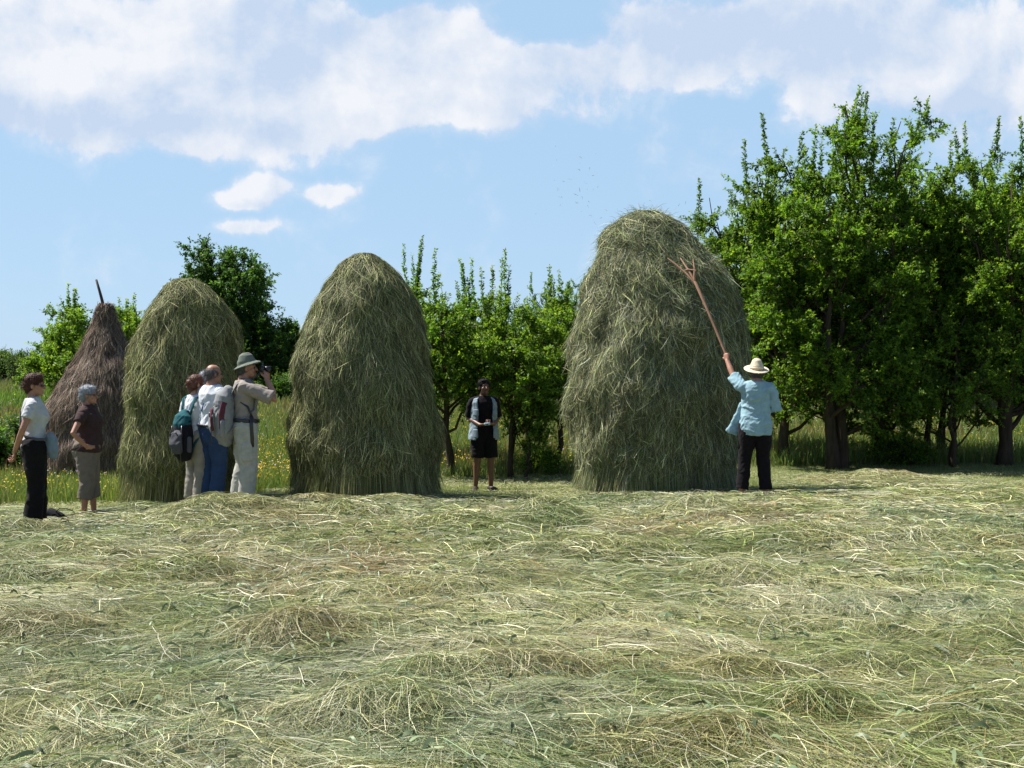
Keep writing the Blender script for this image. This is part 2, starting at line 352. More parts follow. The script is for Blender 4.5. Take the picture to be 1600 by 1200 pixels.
# broad curled leaves
n = 9000
y = (4.0**1.4+(14**1.4-4.0**1.4)*rng.random(n))**(1/1.4); x = (rng.random(n)-.5)*2*(.46*y+1.3)
P = lay(x, y, rng.uniform(0, 6.28, n), rng.uniform(.04, .12, n), rng.uniform(.01, .06, n), rng.uniform(-.02, .03, n))
V, F2 = strands(P, rng.uniform(.008, .02, n), taper=.2); mb.add(V, [F2], np.repeat(np.array([.13, .17, .085])*rng.uniform(.5, 1.6, (n, 1)), 10, 0))
# ragged heaps: whorls of stalks round each mound
for mx_, my_, rx_, ry_, h_ in MND:
    n = int(1500+4200*rx_*ry_/.3)
    if my_ < 9: n = 1500
    x = mx_+rng.normal(0, .62, n)*rx_; y = my_+rng.normal(0, .62, n)*ry_
    L = rng.uniform(.12, .45, n); a = np.arctan2(y-my_, x-mx_)+rng.normal(1.2, .9, n)
    P = lay(x, y, a, L, rng.uniform(0, .08, n)*(.5+h_*4), rng.uniform(-.02, .035, n), bend=rng.normal(0, .6, n))
    V, F2 = strands(P, rng.uniform(.0016, .0036, n)*np.clip(my_/8, .8, 1.6)); c0 = PAL[5] if h_ in (.08, .06) and rx_ < .31 else PAL[rng.choice([1, 2, 3, 0], p=[.25, .3, .3, .15])]
    mb.add(V, [F2], np.repeat((.3*c0+.7*hay_colors(x, y, n))*rng.uniform(.8, 1.3, (n, 1)), 10, 0))
# the tall bent straws standing out of the foreground and other upright wisps
def wisp(x0, y0, pts, w_, c_):
    z0 = float(HH(x0, y0)); P = np.array([[(x0+a, y0+b, z0+c) for a, b, c in pts]])
    V, Fs = tubes(P, np.full((1, len(pts)), w_), 5); mb.add(V, Fs, c_)
x0, y0 = at(1183, 1020)
wisp(x0, y0, [(0, 0, -.03), (.005, 0, .06), (.022, 0, .13), (.055, 0, .19), (.08, 0, .15), (.10, -.01, .10), (.11, -.01, .06)], .0035, (.5, .5, .36))
wisp(x0+.02, y0, [(0, 0, -.03), (.0, 0, .05), (.012, 0, .12), (.045, 0, .17), (.09, 0, .19), (.125, 0, .13), (.14, -.01, .05)], .003, (.5, .48, .33))
for i in range(220):
    y1 = float((4.2**1.3+(14.5**1.3-4.2**1.3)*rng.random())**(1/1.3)); x1 = float((rng.random()-.5)*y1*.95)
    a = rng.uniform(0, 6.28); L = rng.uniform(.06, .2); hh = rng.uniform(.03, .12)
    wisp(x1, y1, [(0, 0, -.02), (math.cos(a)*L*.3, math.sin(a)*L*.3, hh*.8), (math.cos(a)*L*.65, math.sin(a)*L*.65, hh), (math.cos(a)*L, math.sin(a)*L, hh*rng.uniform(.4, .9))], .0018, tuple(PAL[rng.integers(0, 5)]))
# green aftermath growing up through the thin places
n = 150000
y = (4.0**1.5+(13.5**1.5-4.0**1.5)*rng.random(n))**(1/1.5); x = (rng.random(n)-.5)*2*(.46*y+1.3)
k = rng.random(n) > hay_dens(x, y)*1.15; x, y = x[k], y[k]; n = len(x); a = rng.uniform(0, 6.28, n); L = rng.uniform(.02, .07, n); kk = np.array([0, .5, 1.])[None]
P = np.stack([x[:, None]+np.cos(a)[:, None]*L[:, None]*kk**1.5, y[:, None]+np.sin(a)[:, None]*L[:, None]*kk**1.5, HH(x, y)[:, None]-.01+rng.uniform(.02, .06, n)[:, None]*kk], -1)
V, F2 = strands(P, rng.uniform(.002, .0045, n)*np.clip(y/8, .8, 1.7), taper=.2); mb.add(V, [F2], np.repeat(np.array([(.12, .20, .04), (.17, .23, .06), (.22, .25, .09), (.09, .15, .04)])[rng.integers(0, 4, n)], 6, 0))
o = mb.build('cut_hay', [M_hay, M_mat]); tag(o, 'mown hay spread in ragged swaths and tangled heaps over the foreground field', 'hay', kind='stuff')
print('hay', mb.n)
# ------------------------------------------------------------------ haystacks
M_stack = mat_tint('stacked hay', .6, .2, .04)
def stack(name, px, d, prof, pal, mats, label, cat, seed, nst, shaggy=1.0, droop=1.0, axis=None, Lr=(.12, .38), messy=0.0, cone=False, parent_thing=None, lump=1.0):
    """prof: list of (py, radius px); pixels are read at depth d as metres"""
    r_ = np.random.default_rng(seed); s = F/d
    zb = float(G(PX(px, d), d))
    pz = np.array([PZ(p, d) for p, _ in prof])-zb; pr = np.array([max(q/s*.945-.05*shaggy, .02) for _, q in prof])
    H = pz.max(); o_ = np.argsort(pz); pz, pr = pz[o_], pr[o_]
    ax = (lambda z: np.interp(z, *axis)) if axis else (lambda z: z*0)
    def rad(z):
        return (np.interp(z, pz, pr)+np.interp(z+.05, pz, pr)+np.interp(z-.05, pz, pr))/3
    def surf(th, z, off=0.0):
        cx, sx = np.cos(th), np.sin(th); r0 = rad(z)
        P = np.stack([cx*r0, sx*r0, z], -1)
        L = n3(P+seed, 1.6)*.06+n3(P*np.array([1, 1, .5])+seed*3, 5.0)*.042+n3(P*np.array([1, 1, .8])+seed*2, 10.0)*.018
        r1 = np.maximum(r0+L*lump*np.clip(r0/.4, .25, 1)+off, .01)
        return np.stack([cx*r1+ax(z), sx*r1, z], -1)
    mb_ = MB()
    th = np.linspace(0, 2*np.pi, 121)[:-1]; zz = np.concatenate([np.linspace(-.1, H-.15, 100), np.linspace(H-.14, H-.005, 16)])
    TH, ZZ = np.meshgrid(th, zz, indexing='ij'); V = surf(TH.ravel(), ZZ.ravel(), -.03)
    n1, n2 = TH.shape; i = np.arange(n1)[:, None]; j = np.arange(n2-1)[None]; i2 = (i+1) % n1
    mb_.add(V, [np.stack([i*n2+j, i2*n2+j, i2*n2+j+1, i*n2+j+1], -1).reshape(-1, 4), (np.arange(n1)*n2+n2-1)[None]], m=1)
    # area-weighted start heights on the profile arc
    zg = np.linspace(0.02, H, 400); rg = rad(zg); ds = np.sqrt(np.gradient(rg)**2+np.gradient(zg)**2)*(rg+.06); cdf = np.cumsum(ds); cdf /= cdf[-1]
    arc = np.concatenate([[0], np.cumsum(np.sqrt(np.diff(rg)**2+np.diff(zg)**2))])
    def layer(n, nb, W, L, spread, stick, tone, K=5):
        # bundles share heading and tone
        bz = np.interp(r_.random(nb), cdf, arc); bth = r_.uniform(0, 2*np.pi, nb)
        bh = r_.normal(0, spread*.7, nb); bt = r_.uniform(.7, 1.25, nb); bo = r_.uniform(0, .05, nb)*shaggy; bL = r_.uniform(.8, 1.2, nb)
        bk = r_.integers(0, len(pal), nb)
        c = r_.integers(0, nb, n)
        a0 = bz[c]+r_.normal(0, .12, n); R0 = np.interp(np.interp(a0, arc, zg), zg, rg)+.08
        t0 = bth[c]+r_.normal(0, .07, n)/R0
        LL = r_.uniform(*L, n)*bL[c]; hd = bh[c]+r_.normal(0, spread*1.0, n)
        # messy zone near the top: headings go everywhere
        zt = np.interp(a0, arc, zg)/H; mz = np.clip((zt-.55)/.35, 0, 1)*messy
        hd = np.where(r_.random(n) < mz, r_.normal(0, 1.5, n), hd)
        k = np.linspace(0, 1, K)[None]; cv = r_.normal(0, .22, n)[:, None]
        hh = hd[:, None]+cv*(k-.3)
        aa = a0[:, None]-np.cos(hh)*LL[:, None]*k; tt = t0[:, None]+np.sin(hh)*LL[:, None]*k/R0[:, None]
        over = np.clip(aa-arc[-1], 0, None); aa2 = np.clip(aa, 0, arc[-1]-over)
        z = np.interp(aa2, arc, zg)
        off = bo[c][:, None]+r_.uniform(-.035, .03, n)[:, None]+r_.uniform(-.01, .05, n)[:, None]*(k-.4)*shaggy+(stick*np.abs(r_.normal(0, 1, n)))[:, None]*k**1.5
        P = surf(tt.ravel(), z.ravel(), off.ravel()).reshape(n, K, 3)
        P[..., 2] += np.clip(aa, None, 0)*.6-(off*.4*droop*k)+.012*(z > H-.1)
        rz = r_.normal(size=(n, 3)); rz = rz*.8
        out = nrm(np.stack([np.cos(t0), np.sin(t0), .3+0*t0], -1)+rz)
        sd_ = nrm(np.cross(P[:, -1]-P[:, 0], out))
        wd = r_.uniform(*W, n); V, F2 = strands(P, wd, sd_)
        pk = np.where(r_.random(n) < .3, bk[c], r_.integers(0, len(pal), n))
        C = pal[pk]*bt[c][:, None]*np.where(r_.random((n, 1)) < .55, r_.uniform(.2, .6, (n, 1)), r_.uniform(.9, 1.9, (n, 1)))*tone
        mb_.add(V, [F2], np.repeat(C, 2*K, 0))
    A = nst
    layer(int(A*1.25), 4500, (.0023, .0045), Lr, .29*shaggy, .014, 1.0)
    layer(int(A*.6), 2400, (.002, .0042), Lr, .55*shaggy, .03, 1.05)
    layer(int(A*.09), 300, (.0025, .0045), (Lr[0]*.6, Lr[1]*.9), .9*shaggy, .05*shaggy, 1.05)
    layer(int(A*.02), 120, (.003, .0055), (Lr[0], Lr[1]*1.1), .7*shaggy, .05*shaggy, 1.7)
    if messy:
        n = 2600; t0 = r_.uniform(0, 6.283, n); a0 = arc[-1]*r_.uniform(.72, 1.0, n); z0 = np.interp(a0, arc, zg); P0 = surf(t0, z0, r_.uniform(-.03, .05, n))
        nn_ = nrm(np.stack([np.cos(t0), np.sin(t0), np.clip((z0/H-.6)*3, .1, 2)], -1)); dd = nrm(nn_*r_.uniform(.05, .8, (n, 1))+r_.normal(0, .6, (n, 3))); LL = r_.uniform(.08, .3, (n, 1, 1)); k = np.linspace(0, 1, 4)[None, :, None]
        P = P0[:, None]+dd[:, None]*LL*k; P[..., 2] -= (LL*k**2*.45)[..., 0]; V, F2 = strands(P, r_.uniform(.002, .0045, n)); mb_.add(V, [F2], np.repeat(pal[r_.integers(0, len(pal), n)]*r_.uniform(.7, 1.7, (n, 1)), 8, 0))
    # trampled litter round the foot
    n = int(A*.08); t0 = r_.uniform(0, 6.283, n); rr = rad(np.zeros(n)+.15)*(.95+np.abs(r_.normal(0, .16, n))); L = r_.uniform(.06, .28, n)[:, None]; k = np.linspace(-.5, .5, 3)[None]; a = r_.uniform(0, 6.28, n)[:, None]
    X = (np.cos(t0)*rr)[:, None]+np.cos(a)*L*k; Y = (np.sin(t0)*rr)[:, None]+np.sin(a)*L*k; Z = G(X+PX(px, d), Y+d)-zb+r_.uniform(.01, .07, n)[:, None]+.03*(.25-k*k)
    V, F2 = strands(np.stack([X, Y, Z], -1), r_.uniform(.0025, .005, n)); mb_.add(V, [F2], np.repeat(pal[r_.integers(0, len(pal), n)]*r_.uniform(.5, 1.6, (n, 1)), 6, 0))
    # skirt of hanging and fallen stalks round the foot
    n = int(A*.16); t0 = r_.uniform(0, 6.283, n); K = 4; k = np.linspace(0, 1, K)[None]
    z0 = r_.uniform(.05, .5, n); LL = r_.uniform(.12, .5, n); P0 = surf(t0, z0, r_.uniform(0, .07, n))
    dr = np.stack([np.cos(t0), np.sin(t0), 0*t0], -1); fl = r_.uniform(0, .6, n)
    P = P0[:, None]+dr[:, None]*(fl*LL)[:, None, None]*k[..., None]**1.5*.6; P[..., 2] -= LL[:, None]*k; P[..., 2] = np.maximum(P[..., 2], .01+.02*r_.random((n, 1)))
    V, F2 = strands(P, r_.uniform(.0025, .005, n)); mb_.add(V, [F2], np.repeat(pal[r_.integers(0, len(pal), n)]*r_.uniform(.6, 1.3, (n, 1)), 8, 0))
    if parent_thing is None:
        ob = mb_.build(name, mats); ob.location = (PX(px, d), d, zb); tag(ob, label, cat)
        return ob, surf, zb, H
    ob = mb_.build(name, mats, parent_thing); return ob, surf, zb, H

HP = np.array([(.38, .38, .17), (.29, .31, .125), (.20, .235, .085), (.47, .45, .26), (.13, .16, .06), (.32, .295, .15)])*.86
HP3 = np.array([(.37, .375, .17), (.29, .315, .125), (.19, .24, .085), (.48, .47, .29), (.13, .17, .065), (.32, .28, .15), (.34, .37, .27)])*.84
BP = np.array([(.29, .20, .14), (.37, .28, .205), (.18, .12, .085), (.42, .33, .25), (.24, .165, .115)])*.78
stack('haystack', 570, 16.0, [(397, 4), (401, 20), (408, 31), (424, 45), (442, 57), (477, 77), (513, 92), (549, 105), (585, 115), (621, 119), (657, 120), (692, 122), (728, 117), (757, 102), (790, 88)],
      HP, [M_stack, M_core], 'tall dome-shaped green haystack standing left of the man in the open grey vest', 'haystack', 3, 60000)
stack('haystack', 290, 16.4, [(436, 4), (439, 20), (447, 35), (462, 47), (481, 61), (500, 71), (519, 79), (537, 85), (575, 92), (612, 97), (660, 99), (710, 99), (742, 90), (765, 74), (790, 62)],
      HP*np.array([1.04, 1.02, .95]), [M_stack, M_core], 'narrower rounded green haystack right behind the group of hikers with rucksacks', 'haystack', 11, 50000, axis=([0, 1.5, 2.4, 3.1], [.0, -.02, .03, .02]))
stack('haystack', 1026, 16.75, [(331, 4), (335, 30), (351, 56), (371, 76), (392, 92), (412, 104), (432, 115), (473, 129), (514, 140), (555, 145), (640, 143), (700, 136), (745, 123), (765, 110), (795, 98)],
      HP3, [M_stack, M_core], 'largest, still shaggy haystack with a loose tousled top being combed with a wooden fork', 'haystack', 21, 95000, shaggy=1.35, axis=([0, 2.2, 2.8, 3.45, 3.9], [0, 0, .03, -.07, -.16]), messy=.8, lump=1.15)
tb = 21.0; bx = PX(165, tb); bz = float(G(bx, tb))
old = empty('old_haystack', (bx, tb, bz)); tag(old, 'weathered brown cone-shaped haystack with a bare pole through its tip', 'haystack')
stack('hay', 165, tb, [(478, 8), (481, 13), (500, 17), (519, 28), (537, 40), (556, 50), (575, 61), (612, 83), (650, 98), (690, 104), (770, 104)],
      BP, [M_stack, M_coreb], None, None, 31, 52000, shaggy=.7, Lr=(.12, .34), parent_thing=old, lump=1.0)
P = np.array([[(0, 0, PZ(520, tb)-bz), (-.03, 0, PZ(478, tb)-bz), (-.09, 0, PZ(458, tb)-bz), (-.16, 0, PZ(437, tb)-bz)]]); V, Fs = tubes(P, np.array([[.035, .03, .026, .02]]), 7)
q = MB(); q.add(V, Fs); q.build('centre_pole', [M_pole], old, True)
# knot of brown hay bound round the pole
n = 1500; t0 = rng.uniform(0, 6.28, n); ph = rng.uniform(0, 1, n); c0 = np.stack([np.cos(t0)*.13, np.sin(t0)*.13, PZ(488, tb)-bz+ph*.12-.04], -1)
P = np.stack([c0, c0*np.array([.8, .8, 1])+rng.normal(0, .03, (n, 3))+[0, 0, .05], c0*np.array([.5, .5, 1])+rng.normal(0, .04, (n, 3))+[0, 0, .04]], 1); V, F2 = strands(P, rng.uniform(.006, .012, n))
q = MB(); q.add(V, [F2], np.repeat(BP[rng.integers(0, 5, n)]*.9, 6, 0)); q.build('binding', [M_hay], old)

# ------------------------------------------------------------------ trees
def make_tree(seed, H, W, base, nlimb, nsub, nsh, leaf, cols, stems=1, lean=0.0, upright=.22, trunk_r=.09, nleaf=30, shoot=(.2, .45), top_shoots=2, flat=1.0, cone=0.0, low=.12, crown_exp=1.0):
    """returns (trunk MB, crown MB). H total height, W crown half width, base = height of crown bottom"""
    r_ = np.random.default_rng(seed); B = []; BR = []; H = H-(.45 if top_shoots else .2)
    def bez(a, b, c, K=7):
        t = np.linspace(0, 1, K)[:, None]; return (1-t)**2*a+2*t*(1-t)*b+t*t*c
    st = []
    for s_ in range(stems):
        an = r_.uniform(0, 6.28) if stems > 1 else 0
        foot = np.array([math.cos(an)*.12*(stems > 1), math.sin(an)*.12*(stems > 1), -.15])
        top = np.array([lean*H*.5+math.cos(an)*W*.2*(stems > 1)+r_.normal(0, .1), math.sin(an)*W*.3*(stems > 1)+r_.normal(0, .1), H*.86])
        mid = np.array([foot[0]-lean*.5+r_.normal(0, .1), foot[1], H*.4])
        P = bez(foot, mid, top, 10); P[1:-1] += r_.normal(0, .035, (8, 3))
        st.append(P); B.append(P); BR.append(np.linspace(trunk_r, .012, 10)*np.array([1.25]+[1]*9))
    B10 = (np.array(B), np.array(BR))
    L7 = []; R7 = []; S5 = []; SR5 = []; ends = []
    for i in range(nlimb):
        P = st[i % stems]; f = low+(.78-low)*((i+.5)/nlimb)**.9; k = f*9; k0 = int(k); a = P[k0]*(1-k+k0)+P[min(k0+1, 9)]*(k-k0)
        an = i*2.4+r_.normal(0, .35)
        zt = np.clip(base+(H-base)*(.12+.85*((i+.5)/nlimb)**.85+r_.normal(0, .05)), base+.1, H*.97)
        q_ = (zt-base)/(H-base); rr = W*(math.sin(min(.93, q_*.85+.13)*math.pi)**.6*.95+.05)*r_.uniform(.7, 1.1)
        rr *= 1-cone*.7*max(0, q_-.5)/.5
        tip = np.array([a[0]*.5+P[-1][0]*.5+math.cos(an)*rr, math.sin(an)*rr*flat, max(zt, a[2]*.6+.2)])
        mid = a*(1-.45)+tip*.45+np.array([math.cos(an)*rr*.25, math.sin(an)*rr*.25*flat, -.05*upright*H*(1-q_)])
        Q = bez(a, mid, tip); Q[1:-1] += r_.normal(0, .04, (5, 3)); L7.append(Q); R7.append(np.linspace(trunk_r*.42*(1-f*.5), .008, 7))
        for j in range(nsub):
            g = r_.uniform(.3, 1.0); kk = g*6; k1 = min(int(kk), 5); a2 = Q[k1]*(1-kk+k1)+Q[k1+1]*(kk-k1)
            dv = nrm(r_.normal(size=3)*np.array([1, 1, .6])+np.array([math.cos(an)*.5, math.sin(an)*.5, upright*1.1]))
            ln = W*r_.uniform(.18, .5)*(1.15-.3*q_)
            tip2 = a2+dv*ln; m2 = a2+dv*ln*.5+np.array([dv[0], dv[1], -.3])*ln*.12
            Q2 = bez(a2, m2, tip2, 5); S5.append(Q2); SR5.append(np.linspace(.014, .004, 5))
            ends.append((Q2, dv))
    # leafy shoots
    nS = len(ends)*nsh; E = np.array([e[0] for e in ends]); D = np.array([e[1] for e in ends])
    c = np.repeat(np.arange(len(ends)), nsh); g = r_.uniform(.1, 1, nS)*4; k1 = np.minimum(g.astype(int), 3); fr = (g-k1)[:, None]
    A = E[c, k1]*(1-fr)+E[c, k1+1]*fr
    dv = nrm(r_.normal(size=(nS, 3))*.75+D[c]*.6+np.array([0, 0, upright]))
    ln = r_.uniform(*shoot, nS)
    # straight vigorous leaders at the very top
    if top_shoots:
        hi = np.argsort(-A[:, 2]+r_.normal(0, .10*H, nS))[:int(top_shoots*2.5)]; dv[hi] = nrm(dv[hi]*.12+np.array([0, 0, 1.])); ln[hi] = r_.uniform(.5, 1.1, len(hi))
    tips = A+dv*ln[:, None]
    mid = (A+tips)/2+r_.normal(0, .03, (nS, 3))
    S3 = np.stack([A, mid, tips], 1)
    tr = MB(); cr = MB()
    V, Fs = tubes(B10[0], B10[1], 8, True); tr.add(V, Fs)
    if L7: V, Fs = tubes(np.array(L7), np.array(R7), 5, False); tr.add(V, Fs)
    V, Fs = tubes(np.array(S5), np.array(SR5), 4, False); tr.add(V, Fs)
    V, Fs = tubes(S3, np.repeat(np.array([[.005, .004, .002]]), nS, 0), 3, False); tr.add(V, Fs)
    nl = np.maximum((nleaf*ln/np.mean(shoot)).astype(int), 5)
    if top_shoots: nl[hi] = nl[hi]*2
    ci = np.repeat(np.arange(nS), nl); n = len(ci)
    t = r_.uniform(.0, 1.03, n)[:, None]
    Pb = np.where(t < .5, A[ci]*(1-2*t)+mid[ci]*2*t, mid[ci]*(2-2*t)+tips[ci]*(2*t-1))
    ax_ = nrm(dv[ci]*.5+r_.normal(size=(n, 3))*.85+np.array([0, 0, .05])); Ls = leaf*r_.uniform(.55, 1.25, n)[:, None]*(1.05-.35*t)
    nn = nrm(np.cross(ax_, r_.normal(size=(n, 3)))); nn = nrm(nn*np.sign(nn[:, 2:3])+np.array([0, 0, .5])); sd_ = nrm(np.cross(ax_, nn)); up = np.cross(sd_, ax_)
    Pb = Pb+ax_*.01
    V = np.stack([Pb, Pb+ax_*Ls*.45+sd_*Ls*.27+up*Ls*.05, Pb+ax_*Ls-up*Ls*.08, Pb+ax_*Ls*.45-sd_*Ls*.27+up*Ls*.05], 1).reshape(-1, 3)
    cols = np.array(cols); tone = r_.uniform(.75, 1.25, len(ends))[c[ci]][:, None]*r_.uniform(.75, 1.3, (n, 1))
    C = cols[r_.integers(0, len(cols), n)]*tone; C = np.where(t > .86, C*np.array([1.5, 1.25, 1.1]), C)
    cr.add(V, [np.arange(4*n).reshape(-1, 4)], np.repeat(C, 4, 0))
    return tr, cr
PLUM = [(.080, .160, .018), (.102, .190, .022), (.060, .130, .018), (.135, .215, .030)]
LIGHT = [(.110, .195, .026), (.13, .215, .032), (.088, .168, .024)]
DARK = [(.042, .098, .022), (.054, .118, .026), (.035, .082, .02)]
HAZY = [(.06, .12, .04), (.05, .10, .035), (.075, .13, .045)]
TREES = {}
def rotm_z(a): return np.array([[math.cos(a), -math.sin(a), 0], [math.sin(a), math.cos(a), 0], [0, 0, 1.]])
def tree(px, d, top, label, name='plum_tree', key=None, scale=None, rz=0, group=None, cat='tree', **kw):
    x = PX(px, d); z = float(G(x, d)); H = PZ(top, d)-z
    root = empty(name, (x, d, z), rz); tag(root, label, cat, group)
    if key in TREES:
        H0, tm, cm = TREES[key]; root.scale = (H/H0*(scale or 1),)*2+(H/H0,)
    else:
        kw['H'] = H; tr, cr = make_tree(**kw); tm = tr.mesh('trunk', [M_bark], True); cm = cr.mesh('crown', [M_leaf])
        if key: TREES[key] = (H, tm, cm)
    link(bpy.data.objects.new('trunk', tm), root); link(bpy.data.objects.new('crown', cm), root)
    return root
G1 = 'plum trees in the dark row on the right'; G2 = 'small plum trees behind the man in the vest'
kw = dict(leaf=.088, cols=PLUM)
# right-hand row
tree(1228, 23.0, 222, 'plum tree on a single straight trunk just right of the man in the straw hat', group=G1, seed=1, W=1.6, base=1.2, nlimb=24, nsub=8, nsh=8, trunk_r=.11, **kw)
tree(1308, 22.2, 300, 'lower plum tree forking near the ground, in front of the tallest plum tree', group=G1, seed=2, W=1.5, base=.75, nlimb=20, nsub=8, nsh=7, trunk_r=.14, stems=3, low=.16, **kw)
tree(1368, 23.6, 122, 'tallest plum tree, its leafy spires rising above all the others', group=G1, seed=3, W=2.2, base=.8, nlimb=34, nsub=9, nsh=8, trunk_r=.16, stems=2, top_shoots=4, lean=-.25, **kw)
tree(1462, 24.0, 205, 'plum tree between the tallest one and the right edge, with thin slanting stems', group=G1, seed=4, W=1.4, base=1.2, nlimb=22, nsub=8, nsh=7, trunk_r=.07, stems=3, lean=.05, **kw)
tree(1562, 22.8, 190, 'bushy plum tree with a dark thick double trunk near the right edge', group=G1, seed=5, W=1.7, base=1.0, nlimb=28, nsub=9, nsh=8, trunk_r=.15, stems=2, top_shoots=2, **kw)
tree(1640, 23.2, 200, 'plum tree cut off by the right edge, rightmost of the row', group=G1, seed=6, W=1.7, base=1.0, nlimb=22, nsub=8, nsh=8, trunk_r=.14, **kw)
tree(1158, 25.0, 262, 'plum tree showing between the tousled haystack and the first trunk of the row', group=G1, seed=7, W=1.5, base=1.2, nlimb=24, nsub=8, nsh=7, trunk_r=.12, **kw)
tree(1500, 22.4, 420, 'low light green plum tree filling the gap beneath the taller crowns at the right', group=G1, seed=8, W=1.2, base=.9, nlimb=15, nsub=8, nsh=7, trunk_r=.06, stems=2, leaf=.075, cols=LIGHT)
# second row, copies of two far trees
kw2 = dict(leaf=.10, cols=PLUM)
G3 = 'plum trees of the second row, all but hidden behind the first'
for i, (px, d, top, sc) in enumerate([(1260, 35, 340, 1), (1330, 36, 290, 1.05), (1425, 35.5, 275, 1), (1500, 35, 290, 1.1), (1590, 36, 270, 1), (1120, 36, 430, 1), (1680, 36, 280, 1)]):
    tree(px, d, top, 'plum tree of the second row, '+['behind the forked low tree','behind the gap left of the tallest tree','behind the tallest plum tree','behind the thin slanting stems','behind the thick double trunk','behind the right flank of the largest haystack','beyond the right edge of the picture'][i], key='far', group=G3, rz=i*1.7, seed=40, W=2.3, base=1.3, nlimb=26, nsub=8, nsh=6, trunk_r=.12, stems=2, scale=sc, **kw2)
# middle group
tree(706, 20.9, 432, 'small plum tree with a dark crooked trunk beside the middle haystack', group=G2, seed=9, cone=1, low=.3, W=1.15, base=1.6, nlimb=18, nsub=6, nsh=7, trunk_r=0.085, lean=-.03, leaf=.075, cols=PLUM, top_shoots=2)
tree(632, 24.0, 405, 'slim plum tree whose tip shows over the right shoulder of the middle haystack', group=G2, seed=10, W=.85, base=1.0, nlimb=14, nsub=6, nsh=6, trunk_r=.08, leaf=.075, cols=PLUM, top_shoots=2)
tree(792, 20.8, 440, 'plum tree with twin thin trunks directly behind the man in the vest', group=G2, seed=11, cone=1, low=.3, W=1.15, base=1.5, nlimb=19, nsub=6, nsh=7, trunk_r=0.05, stems=2, leaf=.075, cols=LIGHT, top_shoots=2)
tree(740, 22.4, 415, 'plum tree with one tall leafy tuft left of the twin-trunked tree', group=G2, seed=12, cone=1, low=.3, W=.85, base=1.6, nlimb=14, nsub=6, nsh=7, trunk_r=0.05, leaf=.075, cols=PLUM, top_shoots=3)
tree(868, 22.2, 428, 'plum tree with a dark slanting trunk close to the left side of the largest haystack', group=G2, seed=13, cone=1, low=.3, W=1.2, base=1.6, nlimb=17, nsub=6, nsh=7, trunk_r=0.065, lean=-.04, leaf=.075, cols=LIGHT, top_shoots=2)
tree(832, 20.6, 600, 'thin leaning plum sapling between the vest man and the largest haystack', group=G2, seed=14, W=.45, base=1.15, nlimb=6, nsub=6, nsh=6, trunk_r=.035, lean=-.08, leaf=.065, cols=LIGHT, top_shoots=0)
G4 = 'trees of the back row between the middle and largest haystacks'
for i, (px, d, top) in enumerate([(680, 38, 462), (757, 40, 470), (835, 39, 462), (905, 37, 425), (985, 38, 440)]):
    tree(px, d, top, 'tree of the back row, a backdrop of leaves behind '+['the middle haystack','the vest man','the thin leaning sapling','the dark slanting trunk','the largest haystack'][i], key='far', group=G4, rz=i*2.1+.6)
# far left
tree(352, 44, 376, 'large round dark green tree rising behind the narrower green haystack', 'broadleaf_tree', seed=15, W=2.05, base=.8, nlimb=34, nsub=9, nsh=9, trunk_r=.22, leaf=.14, cols=DARK, upright=.25, shoot=(.25, .55), nleaf=20, top_shoots=0)
tree(418, 43, 480, 'smaller dark tree at the right foot of the large round tree', 'broadleaf_tree', seed=16, W=1.3, base=.3, nlimb=18, nsub=8, nsh=8, trunk_r=.12, leaf=.13, cols=DARK, upright=.25, nleaf=18, top_shoots=0)
tree(470, 52, 512, 'mid green tree showing at the left edge of the middle haystack', 'broadleaf_tree', seed=17, W=1.9, base=.3, nlimb=22, nsub=8, nsh=7, trunk_r=.14, leaf=.14, cols=PLUM, upright=.3, nleaf=18, top_shoots=0)
tree(160, 40, 462, 'light green tree rising behind the brown conical haystack', 'broadleaf_tree', seed=18, W=2.0, base=.3, nlimb=26, nsub=8, nsh=8, trunk_r=.16, leaf=.12, cols=LIGHT, upright=.5, nleaf=20)
tree(222, 42, 470, 'light green tree filling the gap between the brown and the narrower green haystack', 'broadleaf_tree', seed=19, W=1.3, base=.4, nlimb=18, nsub=8, nsh=7, trunk_r=.13, leaf=.12, cols=LIGHT, upright=.5, nleaf=20)
tree(97, 41, 515, 'low light green tree left of the brown haystack, above the red-haired woman in sunglasses', 'broadleaf_tree', seed=20, W=1.1, base=.1, nlimb=18, nsub=8, nsh=7, trunk_r=.1, leaf=.12, cols=LIGHT, upright=.5, nleaf=20, top_shoots=0)
tree(45, 50, 540, 'thin half bare tree with grey twigs at the far left', 'broadleaf_tree', seed=22, W=1.2, base=.3, nlimb=20, nsub=7, nsh=4, trunk_r=.1, leaf=.09, cols=HAZY, upright=.3, nleaf=5, top_shoots=0)
G5 = 'small trees of the wooded edge on the far left hill'
for i, (px, d, top) in enumerate([(-60, 58, 540), (-20, 60, 552), (12, 58, 548), (50, 60, 560), (85, 62, 552), (130, 60, 545)]):
    tree(px, d, top, 'hazy small tree in the far wooded edge, '+['beyond the left border','at the left border','left of the reddish-haired woman','behind the head of the reddish-haired woman','between the two standing women','behind the brown haystack'][i], 'broadleaf_tree', key='edge', group=G5, rz=i*1.3, seed=23, W=1.7, base=.1, nlimb=20, nsub=8, nsh=6, trunk_r=.12, leaf=.2, cols=HAZY, upright=.35, nleaf=14, top_shoots=0)
tr, cr = make_tree(seed=24, H=7.0, W=2.6, base=.1, nlimb=20, nsub=8, nsh=5, trunk_r=.12, leaf=.26, cols=HAZY, upright=.35, nleaf=12, top_shoots=0)
V0 = np.concatenate(cr.V); C0 = np.concatenate(cr.C); F0 = cr.F[0]; T0 = np.concatenate(tr.V); q = MB()
